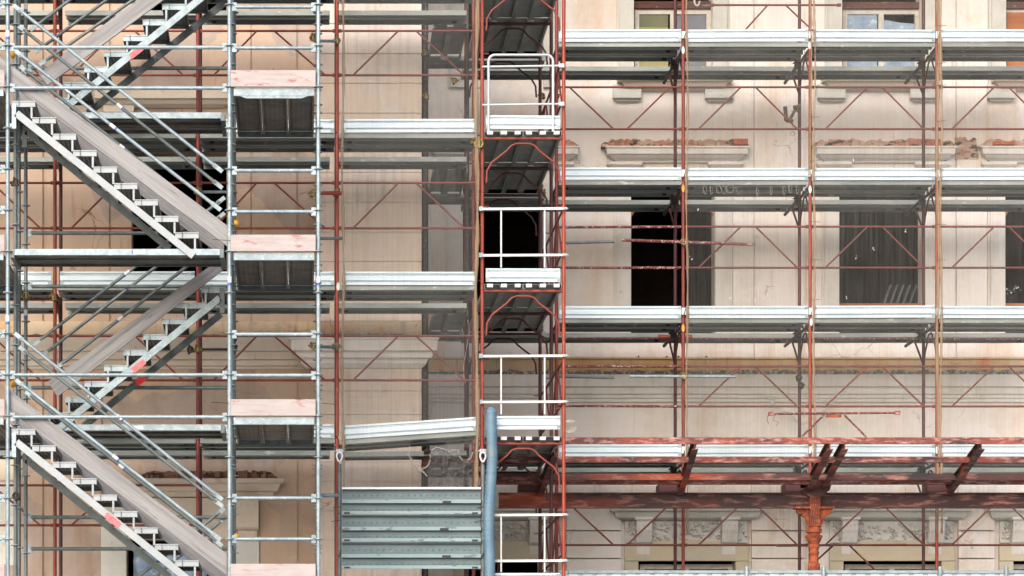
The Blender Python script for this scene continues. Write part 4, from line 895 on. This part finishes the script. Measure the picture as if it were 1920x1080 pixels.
part('foot', MB().poly([(cxx-.20,zc(921)),(cxx-.06,zc(935)),(cxx+.06,zc(935)),(cxx+.2,zc(921)),(cxx+.24,zc(904)),(cxx-.02,zc(904))], YBk-.13, YBk+.05), M['rust_dark'], col)
# fallen rusty brace frame and cable bundle
t = thing('loose_brace_frame', 'rusty loose brace frame resting behind the foremost canopy purlin', 'brace frame', P(1600,822,-.3))
part('rail', MB().tube(P(1441,776,-.3), P(1685,774,-.3), .016, 8), M['spat'], t)
part('brace', MB().tube(P(1504,818,-.3), P(1545,778,-.3), .014, 8), M['spat'], t); part('brace', MB().tube(P(1583,778,-.3), P(1625,820,-.3), .014, 8), M['spat'], t)
part('plate', MB().box(P(1550,782,-.33), P(1577,778,-.29)), M['rust_orange'], t); part('end_plate', MB().box(P(1441,779,-.33), P(1451,773,-.28)), M['rust'], t); part('end_plate', MB().box(P(1679,777,-.33), P(1687,771,-.28)), M['rust'], t)
t = thing('loose_brace_frame', 'second rusty brace pair below the lattice guardrail at bottom right', 'brace frame', P(1600,1070,.1))
part('rail', MB().tube(P(1456,1023.5,-.1), P(1700,1021,-.1), .014, 8), M['truss'], t)
part('brace', MB().tube(P(1530,1052,.1), P(1563,1022,.1), .0135, 8), M['truss'], t); part('brace', MB().tube(P(1592,1022,.1), P(1642,1070,.1), .0135, 8), M['spat'], t)
cb = MB()
for q in range(4): cb.path([P(1438+3*q,742,2.4), P(1447+2*q,757+q,2.4), P(1462,767+q,2.4), P(1480,774+q*1.5,2.35), P(1494,788+q,2.3), P(1504,797-q,2.3), P(1516,790+q,2.3), P(1530,776+q,2.35), P(1548,768+q,2.4), P(1562,753-q,2.4), P(1566,742,2.4)], .0065, 6)
solo('cable_bundle', cb, M['trim_grey'], 'grey cable bundle sagging across the wall beside second netted post', 'cables')
solo('wire_scrap', MB().path([P(1441,776,-.3), P(1438,786,-.3), P(1441,795,-.3)], .004, 5).path([P(1453,778,-.3), P(1450,788,-.3), P(1460,792,-.3), P(1455,799,-.3)], .004, 5), M['wire'], 'curled wire scraps hanging from loose brace frame', 'wire')

# street hoarding at the bottom edge
t = thing('street_hoarding', 'pale ribbed street hoarding panels with posts at the bottom edge', 'hoarding', (X(1600,-1.5), -1.5, 0))
prof = [(0,0)]; mb = MB()
zt = Z(1071,-1.5); x = X(1066,-1.5)
while x < X(1990,-1.5):
    mb.box((x,-1.5,.1),(x+.13,-1.47,zt-.02)); mb.box((x+.132,-1.48,.1),(x+.2,-1.45,zt-.02)); x += .2
part('sheet', mb, M['galv_new'], t)
part('top_rail', MB().box((X(1066,-1.5),-1.53,zt-.03),(X(1990,-1.5),-1.44,zt+.01)), M['galv'], t)
for x in (1399,1543,1761,1885): part('post', MB().tube((X(x,-1.5),-1.56,0), (X(x,-1.5),-1.56,zt+.06), .03), M['galv'], t)

# ------------------------------------------------------------------ galvanised stair tower
xsA, xsB, xsC, xsD = X(14.5,YS), X(430.5,YS), X(597,YS), X(-153,YS)
SLV = [Z(y, YS) for y in (-141,167,475,783,1091)]      # landing levels
ring_z = [Z(163+77.1*k, YS) for k in range(-3, 20)]
ring_me = mesh_of('rosette', MB().lathe((0,0,-.005), [(.026,0),(.058,.0),(.06,.005),(.058,.010),(.026,.010)], 12), M['galv'], (0,0,0))
def standard(x, Y, label, sticker=()):
    t = thing('scaffold_standard', label, 'scaffold post', (x, Y, 0), 'posts of the stair tower')
    part('tube', MB().tube((x,Y,.02), (x,Y,13.2), .0242, 12), M['galv'] if Y < -6 else M['galv_old'], t)
    for z in ring_z:
        if z > .3: spart('rosette', ring_me, t, (x, Y, z))
    for y in sticker:
        z = Z(y, Y); part('sticker', MB().lathe((x,Y,z), [(.0255,0),(.0255,.075)], 12), M['white'], t); part('sticker', MB().lathe((x,Y,z-.036), [(.0256,0),(.0256,.035)], 12), M['blue'], t)
    return t
col_n = {xsA: 'left end of the flights', xsB: 'middle between flights and landings', xsC: 'right end of the landings', xsD: 'beyond the left edge'}
for x in (xsA, xsB, xsC):
    for Y, nm in ((YS,'front'),(YM1,'second row'),(YM2,'third row'),(YB,'rear')):
        standard(x, Y, '%s stair tower post at the %s' % (nm, col_n[x]), {(xsA,YS):(69,603),(xsB,YS):(530,),(xsC,YS):(530,),(xsA,YB):(592,18)}.get((x,Y), ()))
def head(c, sg, mt='galv'):
    return MB().box((c[0]-.028, c[1]-.014, c[2]-.05), (c[0]+.028, c[1]+.014, c[2]+.05)).box((c[0]-.012*sg-.02, c[1]-.022, c[2]+.01), (c[0]-.012*sg+.02, c[1]+.022, c[2]+.03))
def ledger(x0, x1, y, Y, label):
    z = Z(y, Y); t = thing('ledger', label, 'horizontal rail', (x0, Y, z), 'horizontal rails of the stair tower')
    part('tube', MB().tube((x0+.07,Y,z), (x1-.07,Y,z), .0242, 12), M['galv'] if Y < -6 else M['galv_old'], t)
    part('wedge_head', head((x0+.058,Y,z), 1), M['galv'], t); part('wedge_head', head((x1-.058,Y,z), -1), M['galv'], t)
fr_ord = ['first','second','third','fourth','fifth','sixth','seventh','eighth','ninth']
for k, y in enumerate((89,165,703,782)): ledger(xsA, xsB, y, YS, 'front horizontal rail crossing the stair flights, %s from top' % fr_ord[k])
for k, y in enumerate((128,437,537,727,970,1029)): ledger(xsA, xsB, y, YB, 'rear horizontal rail behind the stair flights, %s from top' % fr_ord[k])
for k, y in enumerate((13,90,320,397,627,704,934,1011)): ledger(xsB, xsC, y, YS, 'front landing guard rail right of middle post, %s from top' % fr_ord[k])
for k, y in enumerate((9,87,317,394,626,703,934,1011)): ledger(xsD, xsA, y, YS, 'front landing guard rail at left edge, %s from top' % fr_ord[k])
# landings
for side, xa, xb in (('right', xsB, xsC), ('left', xsD, xsA)):
    for k, z in enumerate(SLV):
        lv = ['above the picture','topmost','second','third','lowest'][k] if k else 'uppermost hidden'
        t = thing('landing_deck', '%s %s landing deck of the stair tower, dark ribbed underside' % (lv, side), 'landing deck', (xa, YS, z-.08), 'landing decks of the stair tower')
        w3_ = (xb-xa-.09)/3
        for j in range(3):
            c = xa+.045+w3_*(j+.5)
            part('plank', MB().sweep(thick([(-w3_/2+.028,-.062),(-w3_/2+.003,-.062),(-w3_/2+.003,-.01),(w3_/2-.003,-.01),(w3_/2-.003,-.062),(w3_/2-.028,-.062)], -.004), (c,YS+.03,z), (c,YB-.03,z)), M['deck_dark'], t)
            rm = MB()
            for q in range(5): rm.bar((c-w3_*.36+w3_*.18*q,YS+.06,z-.018), (c-w3_*.36+w3_*.18*q,YB-.06,z-.018), .006, .008)
            part('rib', rm, M['deck_dark'], t)
        part('front_beam', MB().box((xa+.05,YS-.02,z-.085),(xb-.05,YS+.025,z+.005)).poly([(xa+.12,z-.085),(xa+.2,z-.115),(xb-.2,z-.115),(xb-.12,z-.085)], YS-.015, YS+.0) if k in (1,) else MB().box((xa+.05,YS-.02,z-.085),(xb-.05,YS+.025,z+.005)), M['galv'], t)
        part('rear_beam', MB().box((xa+.05,YB-.02,z-.085),(xb-.05,YB+.025,z+.005)), M['galv_old'], t)
        solo('wooden_toe_board', MB().box((xa+.012,YS-.06,z+.018),(xb-.035,YS-.032,z+.215)), M['pinkwood'], 'pink-washed wooden toe board with red smears, %s %s landing' % (side, lv), 'wooden toe board', 'wooden toe boards of the landings')
# flights
tread_me = {}
def flight(x0, y0, dx, dy, n, Y0, Y1, s_front, s_back, label, dirn, marks=()):
    """(x0,y0): pixel of the left end, top of the first tread's front edge; dx,dy pixel step"""
    t = thing('stair_flight', label, 'stair flight', P(x0, y0, Y0), 'stair flights of the stair tower'); W = .285 if dirn > 0 else .30
    dep = Y1-Y0
    if dirn not in tread_me:
        mb = MB(); mb.box((0,0,-.012),(W,dep,0)); mb.box((0,0,-.065),(W,.006,-.0125)); mb.box((-.004,-.008,-.008),(W+.004,.002,.004)); mb.box((-.004,-.006,-.068),(W+.004,.004,-.058))
        mu = MB()
        for q in range(6): mu.box((W*(q+.5)/6-.006,.03,-.03),(W*(q+.5)/6+.006,dep-.03,-.0125))
        mu.box((W-.004,.01,-.062),(W,dep,-.0125)); mu.box((0,.01,-.062),(.004,dep,-.0125)); mu.box((.004,dep-.006,-.062),(W-.004,dep,-.0125))
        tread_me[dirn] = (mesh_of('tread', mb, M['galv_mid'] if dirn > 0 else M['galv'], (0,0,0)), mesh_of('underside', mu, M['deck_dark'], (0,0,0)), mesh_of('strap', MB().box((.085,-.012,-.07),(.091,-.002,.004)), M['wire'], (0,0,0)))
    for k in range(n):
        p = P(x0+dx*k, y0+dy*k, Y0); a = spart('tread', tread_me[dirn][0], t, p); 
        u = bpy.data.objects.new('underside', tread_me[dirn][1]); S.collection.objects.link(u); u.parent = a
        u = bpy.data.objects.new('tie_strap', tread_me[dirn][2]); S.collection.objects.link(u); u.parent = a
        # upright carrying the tread
        if dirn > 0:
            xx = p.x+W-.045; part('riser_strut', MB().box((xx-.012,Y0+.0,p.z-.205),(xx+.012,Y0+.03,p.z-.069)), M['galv_mid'], t)
        else:
            xx = p.x+.05; part('riser_strut', MB().box((xx-.012,Y0+.0,p.z-.20),(xx+.012,Y0+.03,p.z-.069)), M['galv'], t)
    (a, b), (c, d) = s_front, s_back
    part('stringer', MB().bar(P(*a,Y0-.01), P(*b,Y0-.01), .04, .085, (0,0,1)), M['galv_mid'] if dirn > 0 else M['galv'], t)
    part('stringer', MB().bar(P(*c,Y1), P(*d,Y1), .04, .085, (0,0,1)), M['galv_old'], t)
    if dirn > 0: part('hanger', MB().box(P(a[0]-9,a[1]+28,Y0-.03), P(a[0]+0,a[1]-16,Y0+.03)).box(P(15,a[1]+26,Y0-.02), P(a[0]-9,a[1]+19,Y0+.01)), M['galv'], t); part('hanger', MB().box(P(c[0]-8,c[1]+30,Y1-.02), P(c[0]+1,c[1]-10,Y1+.02)), M['galv_old'], t)
    else: part('hanger', MB().box(P(a[0],a[1]+28,Y0-.03), P(a[0]+9,a[1]-18,Y0+.03)), M['galv_old'], t)
    return t
YF0, YF1 = YS+.02, YM1+.02; YG0, YG1 = YM2-.1, YB-.02
f1 = flight(22, 190, 38.3, 30.8, 9, YF0, YF1, ((31,213),(363,480)), ((50,246),(318,466)), 'front stair flight descending rightwards from topmost left landing', 1)
f2 = flight(22, 805, 38.3, 30.8, 9, YF0, YF1, ((31,829),(363,1095)), ((50,862),(318,1082)), 'front stair flight descending rightwards near the bottom', 1)
f3 = flight(378, 539, -36.6, 29.4, 10, YG0, YG1, ((412,559),(86,823)), ((414,589),(120,830)), 'rear stair flight rising rightwards between second and third landings', -1)
f4 = flight(414, -80, -36.6, 29.4, 10, YG0, YG1, ((450,-62),(122,203)), ((452,-20),(165,212)), 'rear stair flight rising rightwards to top edge', -1)
for f_, (x, y, Yp, ang, L_, c_) in ((f2,(211,975,YF0-.036,0,26,'redtape')),(f3,(260,686,YG0-.036,1,22,'redtape')),(f4,(256,97,YG0-.036,1,22,'redtape'))):
    s_ = .804 if ang == 0 else -.81
    a = P(x-L_/2, y-s_*L_/2, Yp); b = P(x+L_/2, y+s_*L_/2, Yp); part('marker_tape', MB().bar(a, b, .006, .075), M[c_], f_)
a = P(256,720,YG1-.026); b = P(272,708,YG1-.026); part('marker_tape', MB().bar(a, b, .006, .075), mat('bright_red_tape', L((236,44,40)), L((240,60,50)), 10, None, bump=0), f3)
# inclined wooden toe planks
def splank(top0, top1, bot0, bot1, Y, label):
    a, b, c, d = P(*top0,Y), P(*top1,Y), P(*bot1,Y), P(*bot0,Y)
    mb = MB().poly([(a.x,a.z),(b.x,b.z),(c.x,c.z),(d.x,d.z)][::-1], Y-.02, Y+.02); solo('wooden_plank', mb, M['wood' if top1[1] > top0[1] else 'wood_up'], label, 'wooden plank', 'inclined wooden planks of the stair')
splank((-6,103),(427,424),(-6,138),(427,463), YS+.06, 'grey wooden plank along upper front flight, foremost')
splank((14,148),(420,447),(40,196),(420,484), YM1+.06, 'paler wooden plank behind the upper front flight treads')
splank((10,726),(425,1038),(10,764),(425,1078), YS+.06, 'grey knotty wooden plank along lower front flight, foremost')
splank((22,765),(424,1066),(40,804),(424,1104), YM1+.06, 'paler wooden plank behind the lower front flight treads')
splank((90,716),(418,482),(108,744),(418,507), YM2-.16, 'wooden plank rising right beside the rear flight in the middle')
splank((60,742),(90,716),(88,760),(108,744), YM2-.1, 'sawn end of wooden plank beside the rear flight') if False else None
splank((72,139),(320,-47),(90,160),(334,-20), YM2-.16, 'knotty wooden plank rising right beside the top rear flight')
splank((-60,100),(18,150),(-60,150),(12,196), YM1+.2, 'wooden plank end at left edge behind the foremost post') if False else None
# inclined handrails
def rail(a, b, Y, label, st=None, mt='galv'):
    A, Bq = P(*a,Y), P(*b,Y); t = thing('handrail', label, 'handrail', Bq, 'inclined handrails of the stair'); d = (Bq-A).normalized()
    part('tube', MB().tube(A+d*.06, Bq-d*.1, .0215, 12), M[mt], t)
    part('flat_end', MB().bar(A-d*.02, A+d*.1, .02, .05), M['galv'], t); part('flat_end', MB().bar(Bq-d*.14, Bq+d*.0, .02, .05), M['galv'], t)
    if st is not None:
        c = A+(Bq-A)*st; part('sticker', MB().tube(c, c+d*.075, .0228, 12), M['white'], t); part('sticker', MB().tube(c+d*.076, c+d*.10, .0228, 12), M['blue'], t)
YR1, YR2 = YS-.045, YM1-.03
rail((28,12),(417,322), YS+.005, 'upper outer handrail of the top front flight')
rail((37,50),(417,353), YM1, 'upper inner handrail of the top front flight', .48, 'galv_old')
rail((30,96),(414,394), YS+.005, 'lower outer handrail of the top front flight', .46)
rail((40,126),(416,424), YM1, 'lower inner handrail of the top front flight, behind plank', .49, 'galv_old')
rail((30,627),(417,937), YS+.005, 'upper outer handrail of the bottom front flight', .49)
rail((38,652),(418,950), YM1, 'upper inner handrail of the bottom front flight', None, 'galv_old')
rail((32,714),(414,1012), YS+.005, 'lower outer handrail of the bottom front flight', .47)
rail((50,736),(417,1024), YM1, 'lower inner handrail of the bottom front flight', .47, 'galv_old')
for k, (a, b, Y, s_) in enumerate((((63,647),(419,372),YM2-.02,.52),((78,668),(419,401),YB+.03,.46),((104,692),(419,446),YM2-.02,.33))):
    rail(b, a, Y, '%s inclined rail beside the middle rear flight' % ['uppermost','central','lowermost'][k], 1-[.505,.5,.40][k], 'galv_old')
for k, (a, b, Y) in enumerate((((57,57),(419,-222),YM2-.02),((66,98),(419,-160),YB+.03),((74,122),(419,-118),YM2-.02))):
    rail(b, a, Y, '%s inclined rail beside the top rear flight' % ['uppermost','central','lowermost'][k], None, 'galv_old')
for k, (a, b) in enumerate((((60,1240),(419,955)),((80,1262),(420,972)))): rail(b, a, YM2-.02 if k == 0 else YB+.03, '%s inclined rail beside the lowest rear flight' % ['upper','lower'][k], None, 'galv_old')
# landing-bay long decks
def longdeck(px0, px1, y, Y0, dep, label, st=None, end=True):
    z = Z(y, Y0); xa, xb = X(px0,Y0), X(px1,Y0); t = thing('long_deck', label, 'stair deck', (xa, Y0, z-.07), 'long decks under the stair flights')
    n = 2; wv = dep/n
    for j in range(n):
        yy = Y0+wv*(j+.5)
        part('plank', MB().sweep(plank_prof(wv-.004, .06), (xa,yy,z-.002), (xb,yy,z-.002)), M['deck_dark'], t)
    part('front_edge', MB().box((xa,Y0-.012,z-.068),(xb,Y0-.002,z+.006)), M['galv'], t)
    if st:
        x = X(st,Y0); part('sticker', MB().box((x,Y0-.016,z-.055),(x+.15,Y0-.0125,z-.012)), M['white'], t); part('sticker', MB().box((x-.018,Y0-.016,z-.055),(x-.001,Y0-.0125,z-.012)), M['blue'], t)
    part('end_beam', MB().box((xb,Y0-.02,z-.1),(xb+.05,Y0+dep,z+.0)).box((xa-.05,Y0-.02,z-.1),(xa,Y0+dep,z)), M['galv_old'], t)
longdeck(27, 412, 468, YS+.03, .86, 'long steel deck under foot of the top front flight', 250)
longdeck(30, 414, 212, YM2-.1, .92, 'long steel deck behind the top front flight')
longdeck(30, 414, 797, YM2-.1, .92, 'long steel deck behind the bottom front flight', 246)
longdeck(27, 412, 1084, YS+.03, .86, 'long steel deck at the bottom edge under the stair')
# yellow site lamps on the middle posts
for y, l in ((177+240,'yellow capped black holder clipped on middle stair post, upper'),(1005,'yellow capped black holder clipped on middle stair post, lower')):
    Yp = YB+.05; t = thing('capped_holder', l, 'holder', P(438,y,Yp), 'yellow capped holders')
    part('socket', MB().tube(P(436,y-8,Yp-.06), P(437,y+3,Yp-.04), .03, 10), M['black'], t)
    part('cap', MB().blob(P(442,y+2,Yp-.07), .045, 12, 1.1, 1, 1.1), M['yellow'], t)
for y, l in ((103,'yellow and orange cap on left stair posts near the top'),(720,'yellow cap on the left stair posts in the middle')):
    solo('end_cap', MB().blob(P(24,y,YS+.2), .035, 10, 1, 1, 1.3), M['yellow'], l, 'cap', 'yellow caps')
for x, y, Y_, dx, l in ((399,449,YS-.05,34,'tie wire at right end of the foremost upper plank'),(396,754,YS-.05,34,'tie wire left of the third wooden toe board'),(603,756,YS-.05,24,'tie wire right of the third wooden toe board')):
    solo('tie_wire', MB().tube(P(x,y,Y_), P(x+dx,y+2,Y_), .004, 5), M['wire'], l, 'tie wire', 'tie wires')

d_ = [k for k, v in LAB.items() if len(v) > 1]
if d_: print('DUPLICATE LABELS', d_)
for ob in S.objects:
    if ob.type == 'MESH' and not ob.data.materials: print('no material', ob.name)
